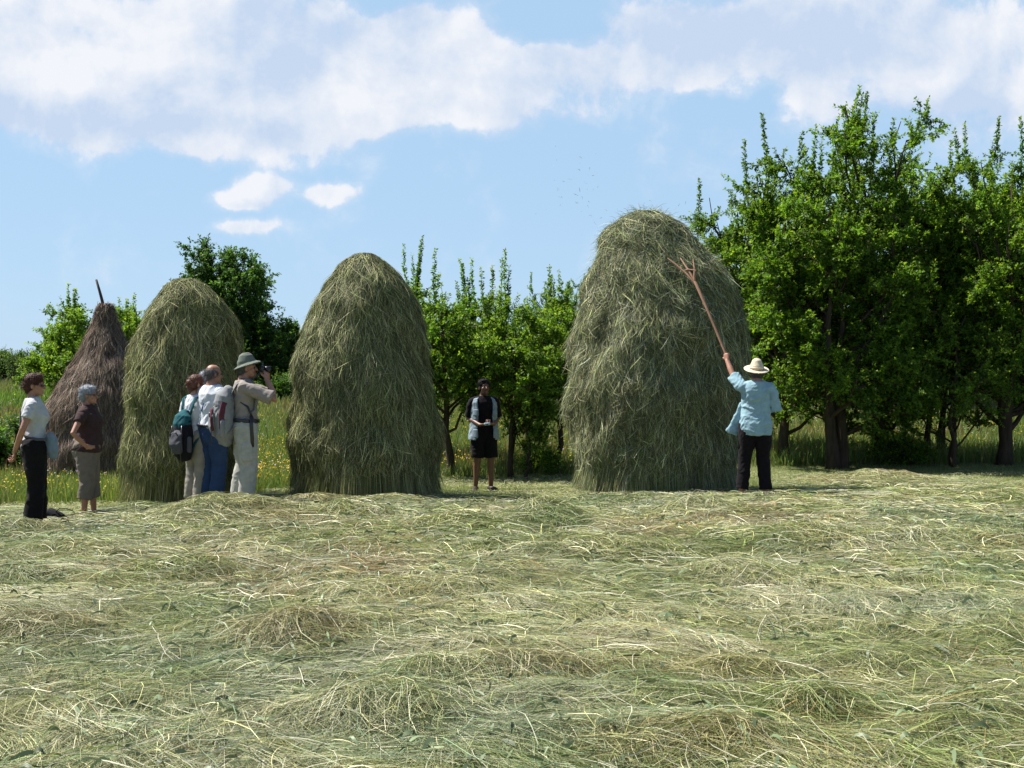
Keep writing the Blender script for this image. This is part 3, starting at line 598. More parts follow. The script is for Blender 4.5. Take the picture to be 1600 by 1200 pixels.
for i, (px, d, top) in enumerate([(270, 62, 540), (400, 62, 530), (460, 66, 540), (520, 62, 520), (600, 60, 520), (680, 62, 515), (770, 62, 520), (850, 60, 510), (940, 62, 500), (1030, 62, 500), (1120, 60, 480), (1220, 60, 470), (1320, 62, 470), (1420, 60, 460), (1520, 62, 470), (1620, 60, 470)]):
    x = PX(px, d); z = float(G(x, d)); sc = (PZ(top, d)-z)/7.0; A_ = rotm_z(i*1.9); q.add(V0@A_.T*np.array([sc*1.3, sc*1.3, sc])+np.array([x, d, z]), [F0], C0, 0)
    q.add(T0@A_.T*np.array([sc*1.3, sc*1.3, sc])+np.array([x, d, z]), tr.F, (.05, .04, .03), 1)
o = q.build('distant_wood', [M_leaf, M_bark]); tag(o, 'hazy distant wood closing the meadow behind all the nearer trees', 'wood', kind='stuff')
def bush(px, d, top, W, label, seed, cols, leaf=.09, name='bush', group=None):
    tree(px, d, top, label, name, seed=seed, W=W, base=.0, nlimb=14, nsub=7, nsh=7, trunk_r=.05, stems=3, leaf=leaf, cols=cols, upright=.35, nleaf=16, top_shoots=0, low=.05, cat='bush', group=group)
bush(8, 22, 652, .75, 'dark green bush at the left edge behind the woman in the pale T-shirt', 50, DARK)
bush(452, 41, 590, 1.0, 'dark bush added for the shade beneath the smaller dark tree', 51, DARK, .12)  # added dark leaves stand in for the shade under the trees
bush(1405, 23.0, 690, .45, 'low leafy bush at the foot of the tallest plum tree', 52, PLUM, .07)
bush(1010+140, 24.5, 690, .5, 'low bush behind the legs of the man in the straw hat', 53, LIGHT, .07)
bush(846, 21.6, 712, .22, 'small light green bush under the leaning sapling', 54, LIGHT, .06)

# ------------------------------------------------------------------ grass, flowers, stubble
def edge(x, y):                                    # where the uncut meadow begins
    px = 800+x/y*F
    return np.interp(px, [-200, 0, 200, 330, 430, 650, 800, 1100, 1300, 1700], [15.7, 15.9, 16.2, 16.6, 17.3, 20.2, 20.9, 21.9, 22.6, 23.0])+.35*(vnoise(x, y, 1.2, 60)-.5)*2
def blades(n, x, y, h, wd, cols, lean=.35, K=3):
    a = rng.uniform(0, 6.28, n); L = h*lean*rng.uniform(.2, 1.6, n); k = np.linspace(0, 1, K)[None]
    P = np.stack([x[:, None]+np.cos(a)[:, None]*L[:, None]*k**1.8, y[:, None]+np.sin(a)[:, None]*L[:, None]*k**1.8, G(x, y)[:, None]-.01+h[:, None]*k], -1)
    V, F2 = strands(P, wd, taper=.15); return V, F2, np.repeat(cols, 2*K, 0), P[:, -1]
def scatter(n, ymin, ymax, pw=1.0, marg=.5):
    y = (ymin**pw+(ymax**pw-ymin**pw)*rng.random(n))**(1/pw); x = (rng.random(n)-.5)*2*(marg*y); return x, y
GP = np.array([(.13, .19, .05), (.10, .16, .04), (.17, .20, .065), (.20, .20, .09), (.08, .14, .035)])*1.05
mb = MB()
x, y = scatter(150000, 15.5, 34, 1.2); k = y > edge(x, y); x, y = x[k], y[k]; n = len(x)
pt = fbm(x, y, .5, 70, 2); h = rng.uniform(.14, .38, n)*(.6+.9*pt); c = GP[rng.integers(0, 5, n)]*(.8+.5*pt[:, None])
V, F2, C, tp = blades(n, x, y, h, rng.uniform(.006, .014, n)*(y/18), c); mb.add(V, [F2], C)
x, y = scatter(60000, 32, 62, 1.3, .47); n = len(x); pt = fbm(x, y, .2, 71, 2)
V, F2, C, tp = blades(n, x, y, rng.uniform(.15, .4, n), rng.uniform(.02, .05, n), np.where(pt[:, None] > .5, np.array([.12, .20, .04]), np.array([.17, .19, .08]))*rng.uniform(.7, 1.2, (n, 1))); mb.add(V, [F2], C)
# reddish seed heads and sorrel in drifts
x, y = scatter(16000, 17, 36, 1.2); k = (y > edge(x, y)+.3) & (fbm(x, y, .4, 80, 2) > .5); x, y = x[k], y[k]; n = len(x)
V, F2, C, tp = blades(n, x, y, rng.uniform(.3, .55, n), rng.uniform(.008, .018, n), np.array([.23, .15, .09])*rng.uniform(.6, 1.3, (n, 1)), .15); mb.add(V, [F2], C)
o = mb.build('meadow_grass', [M_grass]); tag(o, 'tall uncut meadow grass behind the haystacks and under the plum trees', 'grass', kind='stuff')
mb = MB()
def flowers(n, xy, size, col, hr, thr, o_):
    x, y = xy; k = (y > edge(x, y)+.15) & (fbm(x, y, .9, o_, 2) > thr); x, y = x[k], y[k]; n = len(x)
    z = G(x, y)+rng.uniform(*hr, n); P0 = np.stack([x, y, z], -1); nn = nrm(rng.normal(size=(n, 3))*.6+np.array([0, -.4, 1.])); uu = nrm(np.cross(nn, rng.normal(size=(n, 3)))); vv = np.cross(nn, uu)
    an = np.arange(6)*np.pi/3; s = size*rng.uniform(.6, 1.2, n)[:, None, None]
    V = P0[:, None]+s*(np.cos(an)[None, :, None]*uu[:, None]+np.sin(an)[None, :, None]*vv[:, None])+nn[:, None]*s*.35*(np.arange(6) % 2)[None, :, None]
    mb.add(V.reshape(-1, 3), [np.arange(6*n).reshape(-1, 6)], np.repeat(np.array(col)*rng.uniform(.75, 1.15, (n, 1)), 6, 0))
    P = np.stack([np.stack([x, y, G(x, y)], -1), P0-nn*.003], 1); V, F2 = strands(P, np.full(n, .004)); mb.add(V, [F2], (.09, .15, .04))
flowers(0, scatter(17000, 15.8, 33, 1.0), .013, (.66, .48, .02), (.16, .36), .47, 90)
flowers(0, scatter(4500, 15.8, 24, 1.0), .013, (.66, .50, .03), (.15, .33), .40, 91)
flowers(0, scatter(6000, 18, 33, 1.0), .010, (.6, .6, .56), (.2, .45), .52, 92)
flowers(0, scatter(2500, 18, 40, 1.0), .016, (.38, .26, .45), (.2, .45), .5, 93)
x_, y_ = scatter(6000, 16.8, 26, 1.0); k = np.abs(800+x_/y_*F-425) < 60; flowers(0, (x_[k], y_[k]), .014, (.62, .42, .02), (.22, .42), 0, 94)
o = mb.build('wildflowers', [M_petal]); tag(o, 'yellow buttercups with a few white and lilac flowers in the uncut grass', 'flowers', kind='stuff')
mb = MB()
SP = np.array([(.20, .24, .08), (.15, .20, .06), (.27, .28, .12), (.33, .32, .17)])*.85
x, y = scatter(190000, 12.0, 23.3, 1.2); k = (y < edge(x, y)+.4) & (rng.random(len(x)) > hay_dens(x, y)*.8); x, y = x[k], y[k]; n = len(x); pt = fbm(x, y, .8, 100, 3)
V, F2, C, tp = blades(n, x, y, rng.uniform(.02, .07, n), rng.uniform(.005, .010, n), SP[rng.integers(0, 4, n)]*(.7+.6*pt[:, None]), .7, 2); mb.add(V, [F2], C)
# thin litter of dry stalks left by the rake
x, y = scatter(26000, 12.5, 21, 1.2); k = (y < edge(x, y)) & (fbm(x, y, 1.0, 105, 2) > .42); x, y = x[k], y[k]; n = len(x)
a = rng.uniform(0, 6.28, n); L = rng.uniform(.05, .22, n); t = np.linspace(-.5, .5, 3)[None]; X = x[:, None]+np.cos(a)[:, None]*L[:, None]*t; Y = y[:, None]+np.sin(a)[:, None]*L[:, None]*t
P = np.stack([X, Y, G(X, Y)+rng.uniform(.02, .06, n)[:, None]+.02*(.25-t**2)*4], -1)
V, F2 = strands(P, rng.uniform(.004, .007, n), nrm(np.cross(P[:, -1]-P[:, 0], np.array([0, 0, 1.])+rng.normal(0, .3, (n, 3))))); mb.add(V, [F2], np.repeat(np.array([.42, .41, .27])*rng.uniform(.6, 1.2, (n, 1)), 6, 0))
o = mb.build('mown_stubble', [M_grass]); tag(o, 'short mown grass with scattered dry stalks around the feet of the haystacks', 'grass', kind='stuff')
# hay chaff flying over the largest stack
mb = MB(); n = 46; x = PX(rng.normal(888, 26, n), 15.6); z = PZ(rng.normal(285, 30, n), 15.6); y = rng.normal(15.6, .4, n)
n2 = 60; x = np.concatenate([x, PX(rng.uniform(905, 1100, n2), 15.8)]); z = np.concatenate([z, PZ(rng.uniform(315, 400, n2)-20*rng.random(n2), 15.8)]); y = np.concatenate([y, rng.normal(15.8, .3, n2)]); n += n2
c = np.stack([x, y, z], -1); dvv = rng.normal(size=(n, 3)); dvv = nrm(dvv)*rng.uniform(.01, .035, (n, 1)); bnd = rng.normal(0, .008, (n, 3))
V, F2 = strands(np.stack([c-dvv, c+bnd, c+dvv], 1), rng.uniform(.003, .006, n)); mb.add(V, [F2], (.22, .23, .12))
o = mb.build('flying_chaff', [M_hay]); tag(o, 'bits of hay blowing through the air above the largest haystack', 'hay', kind='stuff')
# ------------------------------------------------------------------ people: solids grown from joint chains
def V3(*a): return np.array(a, float)
def chain(mb_, pts, rad, side=None, ns=14, caps=(1, 1)):
    pts = [np.asarray(p, float) for p in pts]; K = len(pts); rad = [(r, r) if np.isscalar(r) else r for r in rad]
    t = [nrm(pts[min(i+1, K-1)]-pts[max(i-1, 0)]) for i in range(K)]
    rings = []
    def ring(p, tt, ru, rv):
        s_ = np.asarray(side, float) if side is not None else (V3(1, 0, 0) if abs(tt[0]) < .9 else V3(0, 1, 0))
        u_ = nrm(s_-tt*(s_@tt)); v_ = np.cross(tt, u_); a = np.arange(ns)*2*np.pi/ns
        return p+np.cos(a)[:, None]*u_*ru+np.sin(a)[:, None]*v_*rv
    r0 = rad[0]; m0 = min(r0); r1 = rad[-1]; m1 = min(r1)
    if caps[0]:
        rings += [ring(pts[0]-t[0]*m0*.92, t[0], r0[0]*.38, r0[1]*.38), ring(pts[0]-t[0]*m0*.6, t[0], r0[0]*.8, r0[1]*.8)]
    for i in range(K): rings.append(ring(pts[i], t[i], *rad[i]))
    if caps[1]:
        rings += [ring(pts[-1]+t[-1]*m1*.6, t[-1], r1[0]*.8, r1[1]*.8), ring(pts[-1]+t[-1]*m1*.92, t[-1], r1[0]*.38, r1[1]*.38)]
    n = len(rings); V = np.concatenate(rings); i = np.arange(n-1)[:, None]*ns; j = np.arange(ns)[None]; j2 = (j+1) % ns
    mb_.add(V, [np.stack([i+j, i+j2, i+ns+j2, i+ns+j], -1).reshape(-1, 4), np.arange(ns)[None, ::-1], (np.arange(ns)+(n-1)*ns)[None]])
def ell(mb_, c, r, M=None, ns=16):
    a = np.linspace(0, np.pi, 11)[1:-1]; b = np.arange(ns)*2*np.pi/ns
    A, B_ = np.meshgrid(a, b, indexing='ij'); P = np.stack([np.sin(A)*np.cos(B_), np.sin(A)*np.sin(B_), np.cos(A)], -1).reshape(-1, 3)*np.asarray(r)
    if M is not None: P = P@M.T
    P = P+np.asarray(c); i = np.arange(8)[:, None]*ns; j = np.arange(ns)[None]; j2 = (j+1) % ns
    mb_.add(P, [np.stack([i+j, i+ns+j, i+ns+j2, i+j2], -1).reshape(-1, 4), np.arange(ns)[None], (np.arange(ns)+8*ns)[None, ::-1]])
def solid(name, mb_, material, parent, voxel=.008, sm=4, wr=None, S=1.0, fuzz=None):
    me = mb_.mesh('tmp', material); ob = bpy.data.objects.new('tmp', me); COL.objects.link(ob)
    m = ob.modifiers.new('r', 'REMESH'); m.mode = 'VOXEL'; m.voxel_size = voxel; m.use_smooth_shade = True
    if sm: s_ = ob.modifiers.new('s', 'SMOOTH'); s_.factor = .5; s_.iterations = sm
    dg = bpy.context.evaluated_depsgraph_get(); dg.update(); out = bpy.data.meshes.new_from_object(ob.evaluated_get(dg))
    bpy.data.objects.remove(ob); bpy.data.meshes.remove(me)
    n = len(out.vertices); co = np.empty(n*3, np.float32); out.vertices.foreach_get('co', co); co = co.reshape(-1, 3).astype(float)
    if wr:
        no = np.empty(n*3, np.float32); out.vertices.foreach_get('normal', no); no = no.reshape(-1, 3)
        for amp, fr, st in wr: d_ = 1-np.abs(n3(co*np.array(st), fr))*1.3; co = co+no*(amp*d_)[:, None]
    out.vertices.foreach_set('co', (co*S).astype(np.float32).ravel()); out.name = name; out.update()
    if not out.materials: out.materials.append(material)
    return link(bpy.data.objects.new(name, out), parent)
def rotm(yaw=0, pitch=0, roll=0): return np.array(Matrix.Rotation(yaw, 3, 'Z')@Matrix.Rotation(roll, 3, 'Y')@Matrix.Rotation(pitch, 3, 'X'))
def hand(mb_, w_, d, n, side, curl=(.4, .5, .3), s=1.0, thumb=.3):
    """w_ wrist, d pointing along the hand, n the way the palm faces, side +1/-1 thumb side"""
    d = nrm(V3(*d)); n = V3(*n); n = nrm(n-d*(n@d)); w = np.cross(d, n)*side; w_ = np.asarray(w_, float)
    chain(mb_, [w_-d*.01, w_+d*.03*s, w_+d*.085*s], [(.026*s, .019*s), (.038*s, .017*s), (.040*s, .014*s)], side=w)
    for i, (L, ds) in enumerate([(.92, .004), (1.0, .008), (.95, .004), (.76, -.004)]):
        p = w_+d*(.082+ds)*s+w*(.031-.0205*i)*s; pts = [p-d*.012]; a = 0; sp = w*(.10-.06*i)
        pts.append(p)
        for ln, c_ in zip((.043, .028, .021), curl):
            a += c_*(1+.06*i); dd = nrm(d*math.cos(a)+n*math.sin(a)+sp*math.cos(a)); p = p+dd*ln*L*s; pts.append(p)
        chain(mb_, pts, [.0095*s, .0092*s, .0088*s, .008*s, .007*s], ns=8)
    p = w_+d*.028*s+w*.026*s; q1 = p+nrm(d*.55+w*.75+n*.3)*.042*s; q2 = q1+nrm(d*.8+w*(.25-thumb)+n*(.25+thumb))*.033*s; q3 = q2+nrm(d*.8-w*thumb+n*(.3+thumb))*.025*s
    chain(mb_, [p, q1, q2, q3], [.015*s, .012*s, .0105*s, .009*s], ns=8)

SKIN = mat('light skin', (.40, .215, .15), .5, .35, .1, 20, .15, 120); SKIN2 = mat('tanned skin', (.33, .165, .11), .5, .35, .1, 20, .15, 120); SKIN3 = mat('brown skin', (.15, .07, .046), .45, .4, .1, 20, .15, 120)
EYE = mat('dark eye', (.03, .02, .015), .2, .6)
TORSO_M = [(.84, .160, .105, .01), (.93, .172, .118, .01), (1.03, .158, .108, .0), (1.14, .152, .106, -.005), (1.27, .168, .118, -.005), (1.37, .172, .108, .0), (1.43, .135, .080, .008), (1.475, .070, .062, .012)]
TORSO_F = [(.84, .170, .115, .015), (.93, .175, .122, .015), (1.04, .138, .098, .0), (1.13, .130, .098, -.005), (1.25, .150, .125, -.018), (1.34, .152, .102, .0), (1.42, .118, .072, .008), (1.47, .056, .052, .012)]
class Person:
    def __init__(s, label, px, d, yaw, height, female=False, lean=(0, 0), fat=1.0, belly=0.0, head=(0, 0, 0), skin=SKIN, arms=None, legs=None, group=None, py=None, headoff=(0, 0, 0), sink=0.0):
        s.S = height/1.72; x = PX(px, d); z = float(G(x, d))
        s.root = empty('person', (x, d, z-sink), R(yaw)); tag(s.root, label, 'person', group)
        s.T = TORSO_F if female else TORSO_M; s.f = female; s.fat = fat; s.belly = belly; s.lean = np.array(lean, float)
        sw = .165 if female else .178; s.sh = {-1: V3(-sw, .01, 1.388)+s.sp(1.405), 1: V3(sw, .01, 1.388)+s.sp(1.405)}
        s.arms = arms or {}; s.legs = legs or {}
        s.hc = V3(0, -.025, 1.60)+s.sp(1.6)+np.array(headoff); s.hM = rotm(R(head[0]), R(head[1]), R(head[2]))
        s.body(skin)
    def sp(s, z): k = max(0, z-.9); return V3(s.lean[0]*k, s.lean[1]*k, 0)
    def arm(s, k):
        a = s.arms.get(k, {}); sw = abs(s.sh[k][0])
        e = V3(*a.get('e', (k*(sw+.055), .03, 1.12))); w_ = V3(*a.get('w', (k*(sw+.06), -.05, .87))); return s.sh[k], e, w_, a
    def leg(s, k):
        l = s.legs.get(k, {}); return V3(k*.088, .01, .90), V3(*l.get('k', (k*.095, -.015, .49))), V3(*l.get('a', (k*.095, .03, .085))), V3(*l.get('t', (k*.03, -1, 0)))
    def torso(s, mb_, z0, z1, inf=0.0, flare=0.0, caps=(0, 1)):
        T = [t for t in s.T]; zs = [z0]+[t[0] for t in T if z0 < t[0] < z1]+[z1]; A = np.array(T); pts = []; rr = []
        for z in zs:
            rx, ry, oy = [np.interp(z, A[:, 0], A[:, i]) for i in (1, 2, 3)]; f = 1+(s.fat-1)*(1 if z < 1.38 else .4)
            bl = s.belly*math.exp(-((z-1.05)/.15)**2); fl = flare*max(0, (1.1-z)/.3)
            pts.append(V3(0, oy-bl*.6, z)+s.sp(z)); rr.append((rx*f+inf+fl, ry*f+inf+bl*.7+fl))
        chain(mb_, pts, rr, side=(1, 0, 0), ns=28, caps=caps)
    def body(s, skin):
        m = MB(); s.torso(m, .86, 1.475)
        for k in (-1, 1):
            sh, e, w_, a = s.arm(k)
            chain(m, [V3(k*.07, .01, 1.415)+s.sp(1.4), sh], [.044, .052])
            chain(m, [sh, sh*.5+e*.5, e, e*.62+w_*.38, w_], [.050, .045, .037, .038, .026] if not s.f else [.045, .042, .034, .034, .023])
            hd = a.get('hd', nrm(w_-e)); hn = a.get('hn', (-k, .0, .2)); hand(m, w_, hd, hn, a.get('ts', k), a.get('curl', (.35, .45, .3)), .98 if not s.f else .9, a.get('thumb', .3))
            h, kn, an, td = s.leg(k); td = nrm(td)
            chain(m, [h, h*.5+kn*.5, kn, kn*.7+an*.3+V3(0, .012, 0), kn*.35+an*.65, an], [.095, .08, .057, .058, .044, .036])
            chain(m, [an+V3(0, .03, -.045)-td*.02, an+td*.07+V3(0, 0, -.045), an+td*.17+V3(0, 0, -.062)], [(.034, .030), (.042, .028), (.040, .018)], side=np.cross(td, V3(0, 0, 1)))
        # neck and head
        H = lambda *p: s.hc+s.hM@V3(*p)
        chain(m, [V3(0, .018, 1.44)+s.sp(1.44), H(0, .022, -.06)], [.060 if not s.f else .05, .054 if not s.f else .046])
        for c, r in [((0, .014, .030), (.075, .093, .086)), ((0, -.024, -.028), (.059, .066, .086)), ((0, -.044, -.078), (.042, .045, .034)), ((-.034, -.055, -.022), (.028, .028, .028)), ((.034, -.055, -.022), (.028, .028, .028)),
                     ((-.077, .010, -.008), (.009, .020, .031)), ((.077, .010, -.008), (.009, .020, .031)), ((0, -.083, -.098), (.018, .014, .014))]:
            ell(m, H(*c), r, s.hM)
        chain(m, [H(0, -.078, .018), H(0, -.100, -.010), H(0, -.108, -.028)], [.009, .011, .014], ns=8)
        chain(m, [H(-.042, -.068, .026), H(0, -.079, .028), H(.042, -.068, .026)], [.010, .012, .010], ns=8)
        chain(m, [H(-.021, -.082, -.060), H(0, -.093, -.058), H(.021, -.082, -.060)], [.005, .008, .005], ns=8)
        chain(m, [H(-.018, -.080, -.071), H(0, -.089, -.072), H(.018, -.080, -.071)], [.005, .008, .005], ns=8)
        solid('body', m, skin, s.root, .0062, 3, S=s.S)
        for k in (-1, 1):
            q_ = MB(); ell(q_, H(k*.030, -.0765, .002), (.013, .008, .007), s.hM); o_ = q_.build('eye', [EYE], s.root, True); o_.scale = (s.S,)*3
    def part(s, name, fn, m_, voxel=.008, sm=3, wr=None, label=None):
        q_ = MB(); fn(q_); o_ = solid(name, q_, m_, s.root, voxel, sm, wr, s.S)
        if label: o_['label'] = label
        return o_
    def raw(s, name, fn, m_, parent=None):
        q_ = MB(); fn(q_); o_ = q_.build(name, [m_], parent or s.root, True)
        if parent is None: o_.scale = (s.S,)*3
        return o_
    def shirt(s, m_, hem=.86, inf=.018, sleeve=.62, flare=.0, name='shirt', loose=.012, extra=None, top=1.462, wr=((.009, 8, (1, 1, .7)), (.005, 20, (1, 1, 1)))):
        def fn(q_):
            s.torso(q_, hem, top, inf, flare, caps=(0, 0))
            for k in (-1, 1):
                sh, e, w_, a = s.arm(k); r = .052 if not s.f else .047
                chain(q_, [V3(k*.06, .01, 1.425)+s.sp(1.4), sh+V3(-k*.012, 0, .0)], [.046, r+.008])
                sl = a.get('sleeve', sleeve)
                if sl <= 1: chain(q_, [sh, sh*(1-sl)+e*sl], [r+.010, r+.006+loose], caps=(1, 0))
                else: f = sl-1; chain(q_, [sh, e, e*(1-f)+w_*f], [r+.010, r+.003+loose, r-.004+loose], caps=(1, 0))
            if extra: extra(q_)
        return s.part(name, fn, m_, wr=wr)
    def pants(s, m_, waist=.99, end=.97, inf=.014, name='trousers', hemr=.012, seat=.0, wr=((.009, 8, (1, 1, .8)), (.005, 20, (1, 1, 1))), skirt=0.0):
        def fn(q_):
            s.torso(q_, .86, waist, inf, 0, caps=(1, 0))
            for k in (-1, 1):
                h, kn, an, td = s.leg(k)
                if end > .5: f = (end-.5)*2; pts = [h+V3(0, 0, .03), h*.5+kn*.5, kn, kn*(1-f)+an*f]; rr = [.105+inf, .088+inf, .064+inf, (.058*(1-f)+.042*f)+inf+hemr]
                else: f = end*2; pts = [h+V3(0, 0, .03), h*(1-f/2)+kn*f/2, h*(1-f)+kn*f]; rr = [.105+inf, .094+inf, .082+inf+hemr]
                chain(q_, pts, rr, caps=(1, 0), ns=20)
            ell(q_, (0, .035, .88), (.15*s.fat+seat, .105*s.fat+seat, .11))
        return s.part(name, fn, m_, wr=wr)
    def shoes(s, m_, name='shoe', h=.03):
        for k in (-1, 1):
            hp, kn, an, td = s.leg(k); td = nrm(td); sd_ = np.cross(td, V3(0, 0, 1))
            def fn(q_):
                chain(q_, [an+V3(0, 0, -.045)-td*.055, an+V3(0, 0, -.045), an+td*.09+V3(0, 0, -.05), an+td*.185+V3(0, 0, -.062)], [(.034, .036), (.042, .044), (.048, .036), (.042, .022)], side=sd_)
                if h > .04: chain(q_, [an+V3(0, 0, -.03), an+V3(0, 0, h-.03)], [.046, .044], caps=(0, 0))
            s.part(name, fn, m_, .007, 2)
    def hair(s, m_, blobs, name='hair', wr=((.004, 26, (1, 1, .5)), (.003, 60, (1, 1, .4)))):
        def fn(q_):
            for c, r in blobs: ell(q_, s.hc+s.hM@V3(*c), r, s.hM)
        o_ = s.part(name, fn, m_, .006, 1, wr)
        if name == 'hair':
            me = o_.data; n = len(me.vertices); co = np.empty(n*3, np.float32); me.vertices.foreach_get('co', co); co = co.reshape(-1, 3).astype(float); no = np.empty(n*3, np.float32); me.vertices.foreach_get('normal', no); no = no.reshape(-1, 3)
            i = rng.integers(0, n, 1600); p = co[i]; q2 = no[i]; dn = nrm(np.array([0, .25, -1.])-q2*(q2@np.array([0, .25, -1.]))[:, None]+rng.normal(0, .35, (1600, 3))); L = rng.uniform(.015, .04, 1600)[:, None]
            P = np.stack([p, p+dn*L*.5+q2*.006, p+dn*L+q2*rng.uniform(-.002, .012, (1600, 1))], 1); V, F2 = strands(P, np.full(1600, .0022)); q_ = MB(); q_.add(V, [F2]); q_.build('hair_strands', [m_], o_)
        return o_
    def glasses(s, m_, name='sunglasses', lens=.019):
        H = lambda *p: s.hc+s.hM@V3(*p)
        def fn(q_):
            for k in (-1, 1):
                ell(q_, H(k*.031, -.094, .003), (lens*1.15, .004, lens*.8), s.hM@rotm(k*R(-12)))
                chain(q_, [H(k*.052, -.088, .010), H(k*.080, -.06, .012), H(k*.084, .012, .010)], [.0028]*3, ns=6)
            chain(q_, [H(-.014, -.098, .006), H(.014, -.098, .006)], [.0028]*2, ns=6)
        return s.raw(name, fn, m_)
    def at(s, *p): return p
def ribbon(q_, pts, w_, side=(1, 0, 0), th=.004): chain(q_, pts, [(w_, th)]*len(pts), side=side, ns=8, caps=(0, 0))
cloth = lambda n, c, **k: mat(n, c, .9, .15, k.pop('var', .10), k.pop('scale', 14), .35, k.pop('bs', 160), sheen=.02, **k)
C_white = cloth('white cotton', (.56, .58, .62)); C_pale = cloth('pale grey cotton', (.40, .41, .42)); C_black = cloth('black cotton', (.007, .006, .007)); C_brown = cloth('dark brown jersey', (.045, .026, .026))
C_taupe = cloth('taupe canvas', (.15, .125, .105)); C_denim = cloth('blue denim', (.025, .05, .12), bs=300); C_khaki = cloth('light khaki canvas', (.34, .335, .30)); C_beige = cloth('beige grey jersey', (.24, .21, .19))
C_blue = cloth('pale blue cotton', (.235, .36, .42)); C_vest = cloth('grey blue canvas', (.21, .265, .31)); C_dark = cloth('near black twill', (.008, .006, .008)); C_olive = cloth('olive canvas', (.13, .145, .12)); C_stone = cloth('stone grey twill', (.25, .23, .20))
H_red = mat('reddish brown hair', (.055, .018, .011), .55, .25, .4, 60, .6, 200, stretch=(1, 1, .3)); H_grey = mat('grey hair', (.24, .255, .29), .5, .4, .3, 60, .6, 200, stretch=(1, 1, .3)); H_dkgrey = mat('dark grey hair', (.09, .085, .085), .6, .3, .4, 60, .6, 200); H_black = mat('black hair', (.006, .005, .005), .6, .15, .3, 60, .6, 200)
H_aub = mat('auburn hair', (.11, .038, .02), .5, .4, .4, 60, .6, 200, stretch=(1, 1, .3))
N_teal = cloth('teal nylon', (.012, .075, .09)); N_black = cloth('black nylon', (.009, .009, .012)); N_grey = cloth('pale grey nylon', (.20, .205, .215)); N_maroon = cloth('maroon nylon', (.09, .028, .04)); N_dgrey = cloth('dark grey nylon', (.07, .07, .085)); N_blueg = cloth('blue grey nylon', (.16, .21, .26)); N_strap = cloth('blue webbing', (.10, .18, .42))
P_blk = mat('black plastic', (.012, .012, .014), .3, .5); LEA = mat('dark leather', (.03, .02, .015), .5, .4); STRAW = mat('straw weave', (.56, .48, .35), .8, .2, .12, 40, .5, 260); BAND = mat('hat band', (.60, .50, .36), .7, .2); SHOEG = mat('dusty shoe', (.10, .085, .07), .8, .2); PALEB = mat('pale blue plastic', (.30, .42, .52), .35, .5)

HAIR_SHORT = [((0, .024, .050), (.085, .092, .082)), ((0, .055, -.005), (.074, .062, .075))]
# --- woman A: hands clasped behind her back
A = Person('reddish-haired woman in sunglasses, pale T-shirt and black trousers, hands clasped behind her back', 54, 12.45, 112, 1.68, True, lean=(0, .03), head=(-14, 4, 0), skin=SKIN2,
           arms={-1: dict(e=(-.225, .12, 1.13), w=(-.085, .205, .88), hd=(.55, .02, -.75), hn=(.1, 1, 0), ts=-1, curl=(.7, .8, .4)), 1: dict(e=(.225, .12, 1.13), w=(.06, .20, .87), hd=(-.5, .02, -.8), hn=(-.1, 1, 0), ts=1, curl=(.5, .7, .4))},
           legs={-1: dict(k=(-.075, -.01, .49), a=(-.07, .03, .085)), 1: dict(k=(.075, -.03, .49), a=(.075, -.03, .085))})
A.shirt(C_pale, hem=.90, sleeve=.55, inf=.014); A.pants(C_black, inf=.018, end=.96, hemr=.035); A.shoes(LEA, 'sandal')
A.hair(H_red, [((0, .022, .052), (.088, .098, .086)), ((0, .060, .0), (.078, .066, .078)), ((.0, -.03, .10), (.06, .05, .035)), ((0, .065, -.06), (.05, .035, .04))]); A.glasses(P_blk)
def shoulder_bag():
    b = empty('shoulder_bag', A.root.location, R(112)); tag(b, 'blue grey shoulder bag slung at the hip of the woman in the pale T-shirt', 'bag')
    q_ = MB(); chain(q_, [(-.13, -.15, 1.03), (-.13, -.165, .97), (-.12, -.175, .86), (-.11, -.175, .80)], [(.05, .03), (.075, .042), (.08, .045), (.06, .03)], side=(.7, .7, 0)); solid('bag_body', q_, N_blueg, b, .008, 3, ((.006, 12, (1, 1, 1)),))
    q_ = MB(); ribbon(q_, [(-.08, -.18, .99), (-.03, -.128, 1.12), (.04, -.125, 1.25), (.08, -.075, 1.36), (.095, -.02, 1.42), (.105, .03, 1.41), (.07, .135, 1.28), (-.02, .145, 1.1), (-.12, .10, 1.02), (-.20, -.02, .99), (-.19, -.12, .99)], .016, (.3, .3, .9), .003); q_.build('strap', [N_dgrey], b, True)
shoulder_bag()
# --- woman B: grey hair, hand on hip
B_ = Person('stout grey-haired woman with glasses, brown T-shirt and rolled taupe trousers, hand on hip', 136, 14.1, 98, 1.60, True, fat=1.16, belly=.035, lean=(0, .0), head=(-8, 0, 0), skin=SKIN2,
            arms={-1: dict(e=(-.37, .10, 1.12), w=(-.245, -.03, .95), hd=(.45, -.8, -.35), hn=(1, .3, .2), ts=-1, curl=(.25, .4, .3)), 1: dict(e=(.30, .12, 1.12), w=(.2, -.10, .98), hd=(-.5, -.7, -.3), hn=(-1, 0, 0), ts=1)},
            legs={-1: dict(a=(-.10, .03, .085)), 1: dict(k=(.10, -.03, .49), a=(.11, -.05, .085))})
B_.shirt(C_brown, hem=.87, inf=.022, sleeve=.5, flare=.02); B_.pants(C_taupe, inf=.03, end=.80, hemr=.012, name='capri_trousers'); B_.shoes(LEA, 'sandal')
B_.hair(H_grey, [((0, .026, .054), (.092, .098, .085)), ((0, .058, .0), (.083, .068, .078)), ((0, -.035, .095), (.06, .045, .03)), ((0, .062, -.055), (.055, .035, .035))]); B_.glasses(P_blk, 'glasses', .015)
